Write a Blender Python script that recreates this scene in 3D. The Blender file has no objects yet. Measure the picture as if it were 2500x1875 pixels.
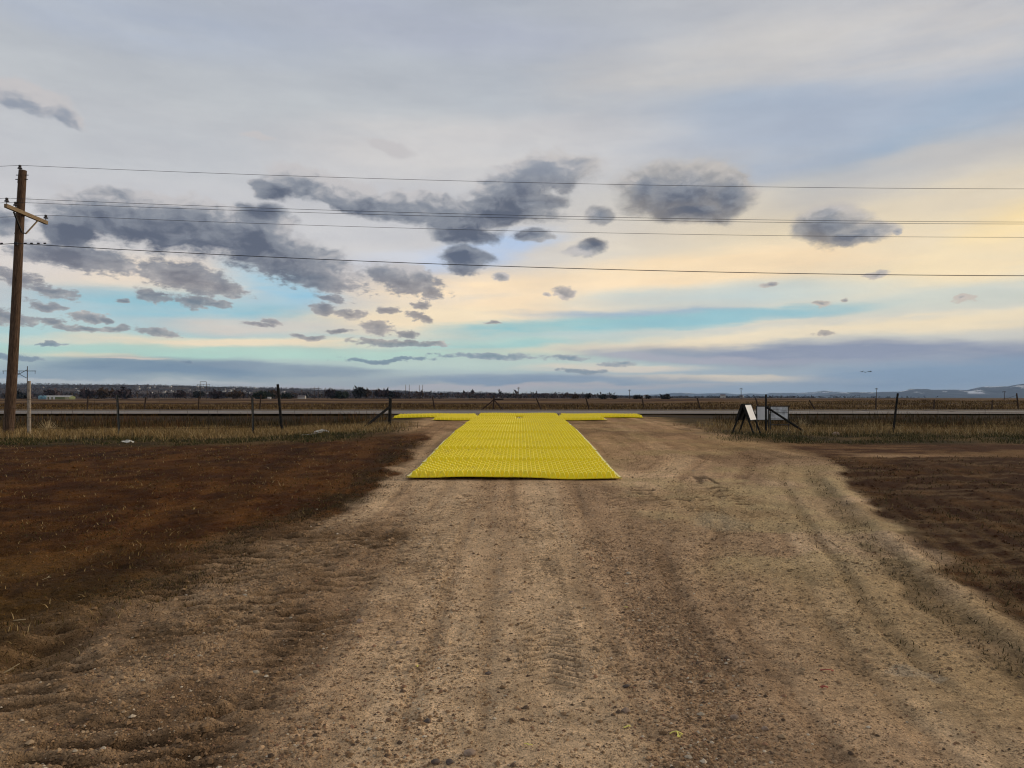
import bpy, math, random
import numpy as np
from mathutils import Vector, Matrix

scene = bpy.context.scene
COL = scene.collection
random.seed(7)
RNG = np.random.default_rng(11)
R = math.radians

# ------------------------------------------------------------------ camera
PITCH = math.atan(28.5 / 1878.0)
CAM_Z = 1.44
FPX = 1878.0
cam_d = bpy.data.cameras.new("camera")
cam_d.sensor_width = 36.0
cam_d.lens = 36.0 * FPX / 2500.0
cam_d.clip_start = 0.1
cam_d.clip_end = 90000.0
cam = bpy.data.objects.new("camera", cam_d)
cam.location = (0, 0, CAM_Z)
cam.rotation_euler = (R(90) + PITCH, 0, 0)
COL.objects.link(cam)
scene.camera = cam

# ------------------------------------------------------------------ colour management
vs = scene.view_settings
vs.view_transform = 'Standard'
vs.look = 'None'
vs.exposure = 0.0
vs.gamma = 1.0
vs.use_curve_mapping = False
scene.cycles.use_denoising = True
scene.cycles.sample_clamp_indirect = 2.0
scene.cycles.filter_width = 1.15
scene.cycles.use_adaptive_sampling = True
scene.cycles.adaptive_threshold = 0.012
scene.cycles.adaptive_min_samples = 40
scene.cycles.max_bounces = 4
scene.cycles.diffuse_bounces = 2
scene.cycles.volume_bounces = 1
scene.cycles.transparent_max_bounces = 16

SUN_AZ, SUN_EL = 70.0, 18.0        # degrees, azimuth clockwise from +Y

# ------------------------------------------------------------------ world: sky and clouds
def lin(c):
    return tuple(((v / 255.0) / 12.92 if v / 255.0 <= 0.04045 else ((v / 255.0 + 0.055) / 1.055) ** 2.4) for v in c)

def view_dir(px, py):
    X = (px - 1250.0) / FPX
    zc = (937.5 - py) / FPX
    y = math.cos(PITCH) - zc * math.sin(PITCH)
    z = math.sin(PITCH) + zc * math.cos(PITCH)
    return X, y, z

def azel(px, py):
    X, y, z = view_dir(px, py)
    return math.degrees(math.atan2(X, y)), math.degrees(math.atan2(z, math.hypot(X, y)))

world = bpy.data.worlds.new("World")
scene.world = world
world.use_nodes = True
world.cycles.sampling_method = 'NONE'      # an even sky: found by the surfaces' own rays
WT = world.node_tree
WN, WL = WT.nodes, WT.links
WN.clear()

def nd(tree, typ, **kw):
    n = tree.nodes.new(typ)
    for k, v in kw.items():
        setattr(n, k, v)
    return n

def put(tree, sock, v):
    if isinstance(v, bpy.types.NodeSocket):
        tree.links.new(v, sock)
    else:
        sock.default_value = v

def mth(op, a, b=0.0, c=0.0, clamp=False, tree=None):
    t = tree or WT
    n = nd(t, "ShaderNodeMath", operation=op, use_clamp=clamp)
    for i, v in enumerate((a, b, c)):
        if i < len(n.inputs):
            put(t, n.inputs[i], v)
    return n.outputs[0]

def vmth(op, a, b, tree=None):
    t = tree or WT
    n = nd(t, "ShaderNodeVectorMath", operation=op)
    put(t, n.inputs[0], a)
    put(t, n.inputs[1], b)
    return n.outputs["Value" if op in ("LENGTH", "DOT_PRODUCT") else "Vector"]

def mixc(fac, a, b, blend='MIX', tree=None):
    t = tree or WT
    n = nd(t, "ShaderNodeMixRGB", blend_type=blend)
    put(t, n.inputs[0], fac)
    for s, v in ((n.inputs[1], a), (n.inputs[2], b)):
        put(t, s, (*v, 1.0) if isinstance(v, tuple) and len(v) == 3 else v)
    return n.outputs[0]

def rng(v, a, b, c=0.0, d=1.0, smooth=True, tree=None):
    t = tree or WT
    n = nd(t, "ShaderNodeMapRange", interpolation_type='SMOOTHSTEP' if smooth else 'LINEAR')
    n.clamp = True
    for s, x in zip(("Value", "From Min", "From Max", "To Min", "To Max"), (v, a, b, c, d)):
        put(t, n.inputs[s], x)
    return n.outputs[0]

def noise(vec, scale, detail=4.0, rough=0.55, out="Fac", tree=None, dist=0.0):
    t = tree or WT
    n = nd(t, "ShaderNodeTexNoise")
    put(t, n.inputs["Vector"], vec)
    n.inputs["Scale"].default_value = scale
    n.inputs["Detail"].default_value = detail
    n.inputs["Roughness"].default_value = rough
    n.inputs["Distortion"].default_value = dist
    return n.outputs[out]

def ramp(fac, stops, tree=None):
    t = tree or WT
    n = nd(t, "ShaderNodeValToRGB")
    e = n.color_ramp.elements
    while len(e) > 1:
        e.remove(e[-1])
    for i, (p, c) in enumerate(stops):
        x = e[0] if i == 0 else e.new(p)
        x.position = p
        x.color = (*c, 1.0)
    put(t, n.inputs[0], fac)
    return n.outputs[0]

tc = nd(WT, "ShaderNodeTexCoord")
DIR = tc.outputs["Generated"]
sep = nd(WT, "ShaderNodeSeparateXYZ")
WL.new(DIR, sep.inputs[0])
AZ = mth('MULTIPLY', mth('ARCTAN2', sep.outputs[0], sep.outputs[1]), 57.29578)
EL = mth('MULTIPLY', mth('ARCSINE', sep.outputs[2]), 57.29578)
cmb = nd(WT, "ShaderNodeCombineXYZ")
WL.new(AZ, cmb.inputs[0])
WL.new(EL, cmb.inputs[1])
P = cmb.outputs[0]
DS = vmth('MULTIPLY', DIR, (1.0, 1.0, 3.2))        # stretched: layers lie flat

# clear air
sky_tex = nd(WT, "ShaderNodeTexSky")
sky_tex.sky_type = 'NISHITA'
sky_tex.sun_disc = False
sky_tex.sun_elevation = R(SUN_EL)
sky_tex.sun_rotation = R(SUN_AZ)
clear = mixc(1.0, sky_tex.outputs[0], (0.09, 0.09, 0.09), 'MULTIPLY')

# high overcast veil: colour by height, left of the sun and near the sun
EF = mth('MULTIPLY', EL, 1.0 / 90.0, clamp=True)
def estops(rows):
    return [(max(0.0, azel(1250, y * 1.1302)[1]) / 90.0 if y is not None else 1.0, lin(c)) for y, c in rows]
left_col = ramp(EF, estops([(850, (200, 198, 190)), (800, (186, 205, 206)), (760, (196, 218, 204)), (720, (192, 215, 216)),
                            (680, (206, 212, 214)), (620, (220, 212, 206)), (520, (214, 212, 213)), (400, (206, 205, 207)),
                            (260, (197, 200, 203)), (130, (188, 193, 200)), (0, (181, 187, 197)), (None, (188, 192, 199))]))
right_col = ramp(EF, estops([(850, (170, 184, 198)), (800, (160, 178, 194)), (750, (206, 204, 198)), (700, (228, 220, 202)),
                             (650, (212, 216, 206)), (590, (240, 224, 192)), (520, (242, 222, 186)), (430, (214, 205, 190)),
                             (330, (178, 186, 200)), (230, (172, 184, 201)), (120, (192, 194, 200)), (0, (198, 197, 198)), (None, (196, 196, 202))]))
azw = rng(mth('ADD', AZ, mth('MULTIPLY', mth('SUBTRACT', noise(DS, 2.2, 3), 0.5), 18.0)), -8.0, 24.0)
base = mixc(azw, left_col, right_col)
base = mixc(0.88, clear, base)

# wide glow of the hidden sun, off to the right
SD = (math.sin(R(SUN_AZ)) * math.cos(R(SUN_EL)), math.cos(R(SUN_AZ)) * math.cos(R(SUN_EL)), math.sin(R(SUN_EL)))
cosun = vmth('DOT_PRODUCT', DIR, SD)
base = mixc(mth('MULTIPLY', rng(cosun, 0.90, 1.0), 0.8), base, (1.6, 1.28, 0.82))

warp = vmth('MULTIPLY', vmth('SUBTRACT', noise(DS, 3.0, 5, 0.6, "Color"), (0.5, 0.5, 0.5)), (9.0, 1.7, 0.0))
PW = vmth('ADD', P, warp)
warp2 = noise(vmth('MULTIPLY', P, (0.10, 0.75, 0)), 1.0, 6, 0.62, "Color")
PW = vmth('ADD', PW, vmth('MULTIPLY', vmth('SUBTRACT', warp2, (0.5, 0.5, 0.5)), (5.0, 1.1, 0.0)))
veil = noise(vmth('MULTIPLY', DIR, (1.0, 1.0, 5.0)), 5.0, 7, 0.6)
soft = noise(vmth('ADD', vmth('MULTIPLY', P, (0.09, 0.62, 0)), (3.1, 8.7, 0)), 1.0, 7, 0.6)

def after(vec, prev):
    """keeps the shader evaluating one layer after another"""
    if prev is None:
        return vec
    n = nd(WT, "ShaderNodeVectorMath", operation='MULTIPLY_ADD')
    put(WT, n.inputs[0], prev)
    n.inputs[1].default_value = (1e-9, 1e-9, 1e-9)
    put(WT, n.inputs[2], vec)
    return n.outputs["Vector"]

def blob(vec, x, y, rx, ry, rot):
    px, py = x * 1.1302, y * 1.1302
    az, el = azel(px, py)
    dx = azel(px + 1, py)[0] - az
    dy = el - azel(px, py + 1)[1]
    m = nd(WT, "ShaderNodeMapping", vector_type='TEXTURE')
    WL.new(vec, m.inputs["Vector"])
    m.inputs["Location"].default_value = (az, el, 0)
    m.inputs["Rotation"].default_value = (0, 0, R(-rot))
    m.inputs["Scale"].default_value = (max(0.05, rx * 1.1302 * dx), max(0.05, ry * 1.1302 * dy), 1)
    return vmth('LENGTH', m.outputs[0], (0, 0, 0))

# layers of high cloud and the clear gaps between them: x, y, rx, ry, tilt, colour, amount
STREAKS = [
    (1950, 90, 520, 110, 4, (205, 202, 200), .8), (1500, 140, 420, 90, -6, (203, 201, 199), .7),
    (2080, 270, 420, 80, -13, (163, 180, 199), .8), (1750, 330, 330, 56, -12, (170, 182, 199), .65), (1950, 375, 360, 50, -10, (196, 193, 190), .7), (2150, 410, 280, 40, -8, (222, 209, 186), .7),
    (300, 40, 500, 80, 0, (174, 184, 202), .5), (900, 60, 420, 70, 3, (178, 184, 201), .5),
    (1010, 330, 460, 90, 0, (213, 210, 208), .7), (300, 330, 400, 90, 0, (196, 200, 204), .5),
    (1180, 300, 300, 60, -5, (204, 203, 204), .6),
    (2300, 475, 300, 70, -6, (255, 229, 176), .9), (2150, 560, 560, 55, -5, (250, 229, 190), .9),
    (1500, 590, 470, 52, -4, (253, 227, 188), 1.0), (1130, 645, 390, 64, 0, (254, 229, 193), 1.0),
    (1060, 540, 150, 42, -10, (178, 200, 230), .85), (900, 560, 220, 30, -4, (205, 212, 226), .5),
    (1560, 640, 380, 30, -2, (196, 212, 212), .7), (2000, 655, 420, 24, -2, (205, 210, 200), .7),
    (330, 600, 320, 46, 2, (242, 226, 206), .95), (60, 560, 220, 40, 0, (222, 216, 212), .7),
    (420, 672, 330, 52, 2, (153, 199, 212), 1.0), (590, 615, 150, 46, 10, (160, 204, 224), .9),
    (60, 730, 330, 34, 0, (178, 216, 218), .7),
    (900, 690, 280, 34, 0, (250, 230, 196), .95), (560, 705, 260, 22, 0, (226, 212, 198), .7),
    (620, 740, 560, 13, -1, (248, 230, 198), .95), (1010, 716, 330, 14, -1, (246, 228, 198), .8),
    (1420, 683, 330, 14, 1, (170, 190, 204), .85),
    (1250, 706, 420, 20, -2, (150, 200, 205), .95), (1560, 690, 340, 15, -3, (152, 197, 207), .95), (1010, 742, 260, 14, 0, (168, 212, 208), .8),
    (1700, 722, 700, 17, -3, (250, 232, 198), .95), (2100, 700, 400, 22, -2, (246, 228, 194), .8),
    (480, 762, 640, 15, 0, (188, 224, 208), .85), (1050, 785, 420, 14, 0, (200, 218, 206), .7),
    (250, 770, 200, 10, 2, (240, 226, 196), .7),
    (420, 797, 350, 26, 0, (124, 147, 167), 1.0), (660, 795, 200, 12, 2, (142, 158, 172), .85), (120, 812, 260, 16, 0, (146, 166, 180), .75), (330, 776, 110, 3, -2, (240, 220, 200), .6),
    (1850, 766, 660, 30, 2, (146, 154, 174), .97), (1500, 770, 300, 10, 3, (176, 176, 186), .8),
    (1560, 812, 330, 9, 1, (240, 222, 194), .9), (1300, 790, 200, 10, 0, (236, 218, 196), .75),
    (2080, 808, 480, 32, -2, (136, 158, 181), 1.0), (1150, 816, 380, 13, 0, (140, 157, 176), .95), (1700, 838, 500, 12, 0, (160, 178, 194), .8),
    (900, 832, 500, 8, 0, (208, 196, 192), .7), (300, 826, 420, 6, 0, (206, 208, 204), .8),
    (1250, 828, 350, 5, 0, (212, 196, 190), .6),
]
cur = base
mod = mth('ADD', mth('MULTIPLY', soft, 1.9), 0.03)
for (x, y, rx, ry, rot, c, a) in STREAKS:
    r = blob(after(PW, cur), x, y, rx, ry, rot)
    f = mth('MULTIPLY', rng(r, 1.25, 0.35, 0.0, a), mod, clamp=True)
    cur = mixc(f, cur, lin(c))
cur = mixc(1.0, cur, mixc(veil, (0.84, 0.85, 0.88), (1.15, 1.14, 1.12)), 'MULTIPLY')
mott = noise(vmth('ADD', DS, (4.4, 1.2, 6.1)), 7.0, 7, 0.62)
cur = mixc(1.0, cur, mixc(rng(mott, 0.3, 0.7), (0.955, 0.957, 0.967), (1.04, 1.038, 1.03)), 'MULTIPLY')

# low dark cumulus: x, y, rx, ry, tilt
CUMULUS = [
    (215, 462, 130, 44, 0), (400, 492, 290, 62, 6), (330, 455, 190, 42, 0), (560, 500, 90, 60, 0), (610, 555, 200, 58, 14), (690, 598, 110, 34, 8), (560, 470, 70, 34, 0), (150, 500, 70, 40, 0),
    (180, 558, 150, 32, 6), (400, 598, 130, 36, 12), (480, 622, 70, 20, 10), (60, 545, 60, 18, 0), (10, 480, 50, 30, 0),
    (655, 393, 90, 36, 8), (760, 425, 140, 38, 14), (900, 448, 130, 42, 0), (1010, 468, 110, 40, 0), (1100, 412, 90, 52, -12), (1185, 370, 115, 42, -3), (1130, 440, 95, 28, 0), (1010, 508, 76, 22, 0), (1150, 512, 42, 16, 0), (590, 412, 44, 20, 0), (1090, 462, 130, 26, 0), (560, 395, 22, 12, 0),
    (1475, 412, 150, 64, 4), (1500, 458, 100, 30, 0), (1575, 425, 60, 54, 0), (1400, 405, 66, 42, 0),
    (1795, 485, 82, 48, 0), (1868, 502, 72, 26, 0), (1795, 462, 46, 24, 0), (1830, 515, 60, 16, 0),
    (1295, 465, 40, 20, 0), (1266, 536, 50, 18, -12), (1285, 526, 26, 14, 0), (1003, 562, 60, 34, 0), (1085, 600, 20, 11, 15),
    (880, 606, 88, 34, 12), (930, 630, 34, 16, 10), (830, 596, 40, 22, 0), (705, 664, 40, 16, 5), (765, 676, 40, 12, 5), (836, 672, 30, 11, 0), (905, 680, 34, 12, 8), (910, 661, 24, 8, 0),
    (845, 320, 54, 17, 8), (560, 294, 40, 9, 0),
    (60, 210, 120, 36, 10), (135, 245, 66, 26, 22),
    (1222, 630, 28, 13, 8), (1182, 635, 11, 6, 0), (1888, 595, 22, 10, 0), (1662, 618, 16, 7, 0), (1768, 657, 20, 8, 6), (1828, 650, 10, 5, 0), (2085, 647, 24, 8, 5), (1780, 722, 20, 6, 0), (1940, 498, 14, 6, 20), (1062, 690, 16, 4, 0),
    (40, 602, 90, 22, 6), (120, 630, 70, 15, 8), (105, 660, 52, 9, 4), (330, 640, 52, 18, 4), (415, 650, 44, 16, 18), (462, 655, 46, 13, 6), (260, 648, 17, 7, 0), (10, 688, 90, 18, 6), (100, 692, 36, 12, 4), (190, 683, 54, 13, 5), (130, 704, 34, 8, 0), (175, 709, 60, 8, 3), (250, 712, 54, 9, 3), (345, 718, 58, 10, 4), (225, 690, 26, 7, 10),
    (665, 725, 36, 7, 0), (735, 715, 34, 8, 0), (812, 708, 44, 14, 5), (880, 719, 26, 10, 4), (850, 738, 98, 10, 0), (930, 742, 44, 6, 2), (590, 695, 26, 6, 5), (640, 722, 20, 5, 0), (720, 640, 46, 8, 6), (560, 700, 40, 6, 4),
    (1052, 769, 120, 9, 0), (840, 778, 120, 6, 0), (1337, 789, 44, 7, 0), (1256, 802, 56, 6, 0), (120, 747, 38, 4, 0), (400, 783, 20, 4, 0), (20, 765, 80, 8, 4), (1220, 772, 60, 8, 0),
]
wn = noise(vmth('MULTIPLY', P, (0.34, 0.55, 0)), 1.0, 5, 0.55, "Color")
PC = vmth('ADD', P, vmth('MULTIPLY', vmth('SUBTRACT', wn, (0.5, 0.5, 0.5)), (2.4, 1.3, 0)))
GROW = 1.22
def cloud_field(vec):
    acc = None
    for (x, y, rx, ry, rot) in CUMULUS:
        k = GROW if rx > 30 else 1.3
        v = mth('SUBTRACT', 1.0, blob(after(vec, acc), x, y, rx * k, ry * k, rot))
        acc = v if acc is None else mth('SMOOTH_MAX', acc, v, 0.14)
    return mth('MAXIMUM', acc, -3.0)
PN = vmth('MULTIPLY', PC, (0.60, 0.95, 1.0))
LIT = (0.6, 1.5, 0.0)                       # towards the light: up and a little right
ROUGH = rng(AZ, 3.0, 7.0, 0.72, 0.34)            # smoother lens-like clouds to the right
def density(vec, nvec, det):
    v = nd(WT, "ShaderNodeTexVoronoi", feature='SMOOTH_F1')
    put(WT, v.inputs["Vector"], nvec)
    v.inputs["Scale"].default_value = 1.15
    v.inputs["Detail"].default_value = 2.0 if det > 5 else 1.0
    v.inputs["Roughness"].default_value = 0.45
    v.inputs["Smoothness"].default_value = 0.7
    puffs = mth('SUBTRACT', 0.98, v.outputs["Distance"])          # rounded heads
    n = mth('ADD', mth('MULTIPLY', noise(nvec, 1.0, det, 0.54), 0.62), mth('MULTIPLY', puffs, 0.38))
    return mth('ADD', cloud_field(vec), mth('MULTIPLY', mth('SUBTRACT', n, 0.50), ROUGH))
fine = noise(vmth('MULTIPLY', P, (1.7, 3.6, 1.0)), 1.0, 6, 0.6)
SMALL = rng(EL, 11.5, 6.0)
dens = mth('ADD', density(PC, PN, 9), mth('MULTIPLY', mth('SUBTRACT', fine, 0.56), mth('ADD', 0.14, mth('MULTIPLY', SMALL, 1.3))))
shade_d = density(vmth('ADD', PC, LIT), vmth('ADD', PN, vmth('MULTIPLY', LIT, (0.60, 0.95, 1.0))), 4)
big = noise(vmth('ADD', PN, (7.3, 3.1, 0)), 0.5, 4, 0.55)
wisp = noise(PN, 2.6, 5, 0.6)
alpha = rng(mth('ADD', dens, mth('MULTIPLY', mth('SUBTRACT', wisp, 0.5), mth('MULTIPLY', ROUGH, 0.30))), -0.04, mth('ADD', 0.10, mth('MULTIPLY', big, 0.42)))
lowk = rng(EL, 10.5, 5.5)
strat = rng(EL, 4.0, 3.2)
ecol = mixc(strat, mixc(lowk, lin((198, 195, 196)), lin((208, 195, 187))), lin((160, 168, 178)))
mcol = mixc(strat, mixc(lowk, lin((134, 140, 151)), lin((152, 148, 151))), lin((122, 140, 158)))
dcol = mixc(strat, mixc(lowk, lin((84, 93, 112)), lin((112, 113, 125))), lin((104, 124, 146)))
hi = rng(EL, 14.0, 18.0)
dcol = mixc(hi, dcol, lin((136, 144, 160)))
mcol = mixc(hi, mcol, lin((150, 157, 170)))
k = mth('ADD', shade_d, mth('MULTIPLY', mth('SUBTRACT', dens, shade_d), mixc(lowk, (0.4, 0.4, 0.4), (0.8, 0.8, 0.8))))
k = mth('ADD', k, mth('MULTIPLY', mth('SUBTRACT', big, 0.5), 1.2))
k = mth('ADD', k, mth('MULTIPLY', mth('SUBTRACT', wisp, 0.5), 0.12))
sculpt = mth('SUBTRACT', noise(PN, 1.9, 4, 0.5), noise(vmth('ADD', PN, (0.09, 0.28, 0)), 1.9, 4, 0.5))
k = mth('SUBTRACT', k, mth('MULTIPLY', sculpt, 0.55))
ccol = mixc(rng(k, -0.30, 0.30), ecol, mcol)
ccol = mixc(rng(k, 0.18, 0.80), ccol, dcol)
ccol = mixc(mth('MULTIPLY', rng(dens, 0.9, 0.1), mth('MULTIPLY', rng(AZ, -4.0, 14.0), 0.35)), ccol, lin((196, 182, 160)))
cur = mixc(mth('MULTIPLY', alpha, mth('SUBTRACT', 0.95, mth('MULTIPLY', lowk, 0.13))), cur, ccol)

bg = nd(WT, "ShaderNodeBackground")
WL.new(cur, bg.inputs[0])
bg.inputs[1].default_value = 1.0
wo = nd(WT, "ShaderNodeOutputWorld")
WL.new(bg.outputs[0], wo.inputs[0])

# ------------------------------------------------------------------ sun, soft behind the veil
sun_d = bpy.data.lights.new("sun", 'SUN')
sun_d.energy = 1.5
sun_d.angle = R(12)
sun_d.color = (1.0, 0.86, 0.66)
sun = bpy.data.objects.new("sun", sun_d)
sun.rotation_euler = (R(90 - SUN_EL), 0, R(-SUN_AZ + 180))
COL.objects.link(sun)

# ------------------------------------------------------------------ helpers
def tag(o, label=None, cat=None, group=None, kind=None):
    if label: o["label"] = label
    if cat: o["category"] = cat
    if group: o["group"] = group
    if kind: o["kind"] = kind
    return o

def link(name, me, mat=None, parent=None, loc=None):
    o = bpy.data.objects.new(name, me)
    if mat is not None and me is not None and not me.materials:
        me.materials.append(mat)
    COL.objects.link(o)
    if parent is not None:
        o.parent = parent
    if loc is not None:
        o.location = loc
    return o

def empty(name, loc, rz=0.0):
    o = bpy.data.objects.new(name, None)
    o.empty_display_size = 0.2
    o.location = loc
    o.rotation_euler = (0, 0, rz)
    COL.objects.link(o)
    return o

def mesh_np(name, verts, faces, cols=None, smooth=False):
    """verts (n,3), faces (m,k) arrays -> mesh, with an optional per-vertex colour attribute"""
    verts = np.asarray(verts, np.float32)
    faces = np.asarray(faces, np.int32)
    m, k = faces.shape
    me = bpy.data.meshes.new(name)
    me.vertices.add(len(verts))
    me.vertices.foreach_set("co", verts.ravel())
    me.loops.add(m * k)
    me.loops.foreach_set("vertex_index", faces.ravel())
    me.polygons.add(m)
    me.polygons.foreach_set("loop_start", np.arange(0, m * k, k, dtype=np.int32))
    me.polygons.foreach_set("loop_total", np.full(m, k, np.int32))
    me.polygons.foreach_set("use_smooth", np.full(m, smooth, bool))
    if cols is not None:
        a = me.attributes.new("Col", 'FLOAT_COLOR', 'POINT')
        c = np.ones((len(verts), 4), np.float32)
        c[:, :3] = cols
        a.data.foreach_set("color", c.ravel())
    me.update(calc_edges=True)
    return me

class MB:
    """collects tubes, boxes and prisms for ONE mesh"""
    def __init__(self):
        self.v, self.f = [], []
    def add(self, vs, fs):
        b = len(self.v)
        self.v += [tuple(x) for x in vs]
        self.f += [tuple(i + b for i in f) for f in fs]
        return self
    def tube(self, pts, radii, n=8, cap=True):
        pts = [Vector(p) for p in pts]
        if not isinstance(radii, (list, tuple)):
            radii = [radii] * len(pts)
        vs, fs = [], []
        for i, p in enumerate(pts):
            d = (pts[min(i + 1, len(pts) - 1)] - pts[max(i - 1, 0)]).normalized()
            u = d.orthogonal().normalized() if abs(d.z) > 0.9 else d.cross(Vector((0, 0, 1))).normalized()
            w = d.cross(u)
            for k in range(n):
                a = 2 * math.pi * k / n
                vs.append(p + (u * math.cos(a) + w * math.sin(a)) * radii[i])
        for i in range(len(pts) - 1):
            for k in range(n):
                k2 = (k + 1) % n
                fs.append((i * n + k, i * n + k2, (i + 1) * n + k2, (i + 1) * n + k))
        if cap:
            fs.append(tuple(reversed(range(n))))
            fs.append(tuple((len(pts) - 1) * n + k for k in range(n)))
        return self.add(vs, fs)
    def box(self, c, s, M=None):
        c, s = Vector(c), Vector(s) * 0.5
        vs = []
        for x in (-1, 1):
            for y in (-1, 1):
                for z in (-1, 1):
                    p = Vector((x * s.x, y * s.y, z * s.z))
                    vs.append((M @ p if M else p) + c)
        return self.add(vs, [(0, 1, 3, 2), (4, 6, 7, 5), (0, 4, 5, 1), (2, 3, 7, 6), (0, 2, 6, 4), (1, 5, 7, 3)])
    def bar(self, a, b, w, h, roll=Vector((0, 0, 1))):
        a, b = Vector(a), Vector(b)
        d = (b - a).normalized()
        u = d.cross(roll).normalized()
        w2 = u.cross(d).normalized()
        vs = []
        for p in (a, b):
            for (i, j) in ((-1, -1), (1, -1), (1, 1), (-1, 1)):
                vs.append(p + u * i * w / 2 + w2 * j * h / 2)
        return self.add(vs, [(3, 2, 1, 0), (4, 5, 6, 7), (0, 1, 5, 4), (1, 2, 6, 5), (2, 3, 7, 6), (3, 0, 4, 7)])
    def mesh(self, name, smooth=False):
        me = bpy.data.meshes.new(name)
        me.from_pydata(self.v, [], self.f)
        if smooth:
            me.polygons.foreach_set("use_smooth", [True] * len(me.polygons))
        me.update()
        return me
    def build(self, name, mat, parent=None, loc=None, smooth=False):
        return link(name, self.mesh(name, smooth), mat, parent, loc)

# ---- numpy noise
def hsh(ix, iy, s):
    h = (ix.astype(np.int64) * 374761393 + iy.astype(np.int64) * 668265263 + s * 974634777) & 0xFFFFFFFF
    h = ((h ^ (h >> 13)) * 1274126177) & 0xFFFFFFFF
    h = (h ^ (h >> 16)) & 0xFFFFFFFF
    return (h / 4294967295.0).astype(np.float32)

def vn(x, y, s=0):
    x = np.asarray(x, np.float64); y = np.asarray(y, np.float64)
    ix, iy = np.floor(x), np.floor(y)
    fx, fy = x - ix, y - iy
    fx = fx * fx * (3 - 2 * fx); fy = fy * fy * (3 - 2 * fy)
    a, b, c, d = hsh(ix, iy, s), hsh(ix + 1, iy, s), hsh(ix, iy + 1, s), hsh(ix + 1, iy + 1, s)
    return (a + (b - a) * fx) * (1 - fy) + (c + (d - c) * fx) * fy

def fbm(x, y, o=4, s=0, g=0.5):
    t, a, n = 0.0, 1.0, 0.0
    for i in range(o):
        t = t + a * vn(x * 2 ** i + 17.3 * i, y * 2 ** i - 9.1 * i, s + i)
        n += a
        a *= g
    return t / n

def ss(a, b, v):
    t = np.clip((v - a) / (b - a), 0, 1)
    return t * t * (3 - 2 * t)

def lerp(a, b, t):
    return a + (b - a) * t

# ------------------------------------------------------------------ terrain
GD = [-60, 0, 6, 8.5, 13.1, 17.55, 22, 27, 30.2, 34.4, 36, 44, 47, 60, 100, 200, 400, 800, 1500, 3000, 60000]
GZ = [-.25, -.2, -.19, -.15, 0, .17, .34, .42, .46, .56, .62, .62, .47, .42, .36, .15, -.5, -2, -4, -6, -6]
_dd = np.concatenate([np.arange(-60, 80, 0.25)])
_zz = np.interp(_dd, GD, GZ)
_k = np.ones(9) / 9
_zs = np.convolve(np.pad(_zz, 4, mode='edge'), _k, 'valid')
def g0(y):
    y = np.asarray(y, np.float64)
    return np.where(y < 70, np.interp(y, _dd, _zs), np.interp(y, GD, GZ))

def T(x, y):
    """large shape of the land"""
    x = np.asarray(x, np.float64); y = np.asarray(y, np.float64)
    z = g0(y)
    side = np.maximum(ss(-3.5, -9, x) * 0.20, ss(4.5, 9, x) * 0.10)
    z = z - side * ss(14, 23, y) * ss(36, 33, y)
    ditch = np.maximum(ss(-6, -8, x), ss(7.5, 10, x)) * ss(26, 29.5, y) * ss(34.5, 31, y)
    z = z - 0.30 * ditch
    u = x / np.maximum(y, 1)
    H = np.interp(u, [-1.2, -.67, -.5, -.42, -.3, -.1, .05, .1, .25, .5, 1.2], [92, 92, 86, 74, 54, 26, 8, 2, -26, -62, -72])
    z = z + (H + 7) * ss(2200, 6500, y) * (0.92 + 0.16 * vn(x / 900, y / 900, 5))
    z = z + ss(60, 400, y) * (vn(x / 160, y / 220, 9) - .5) * 0.5
    z = z + 0.40 * ss(6, 45, x) * ss(48, 90, y) * ss(260, 120, y)       # low swell of the field on the right
    return z

def xleft(y):
    return np.interp(y, [3, 4.6, 5.6, 7, 8.3, 9.2, 12, 17.3, 22, 27.6, 40], [-2.75, -2.9, -2.8, -2.78, -2.72, -2.5, -2.15, -2.35, -2.4, -3.2, -5])
def xright(y):
    return np.interp(y, [3, 5.4, 6.2, 7.9, 9.8, 13, 16.5, 18.5], [3.1, 3.55, 3.75, 4.18, 4.66, 5.5, 6.9, 30])

def masks(x, y):
    n = fbm(x * 1.3, y * 1.3, 4, 3) - .5
    n2 = fbm(x * .35, y * .35, 3, 8) - .5
    near = ss(20.8, 19.0, y + n * 1.6)                            # before the grassy fence line
    lf = ss(-.12, .20, xleft(y) + .12 - x + n * 1.0 + n2 * .4) * ss(24, 21, y)
    rough = ss(.9, -.1, np.abs(x - (xleft(y) + .62)) - .55 + n * .9) * ss(10.5, 8.5, y)      # churned clods by the left verge
    rf = ss(-.10, .20, x - xright(y) + n * .7) * near
    rtop = ss(5.4, 7.5, x + n * 2) * ss(15.5, 17.5, y + n * 2) * ss(21.5, 19.5, y)
    rut = np.maximum(ss(.22, .08, np.abs(x - (xright(y) - .40) + n * .22)), .6 * ss(.10, .04, np.abs(x - (xright(y) - .95) + n * .12))) * ss(15.5, 12, y)
    return n, n2, lf, rough, rf, rtop, rut

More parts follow.
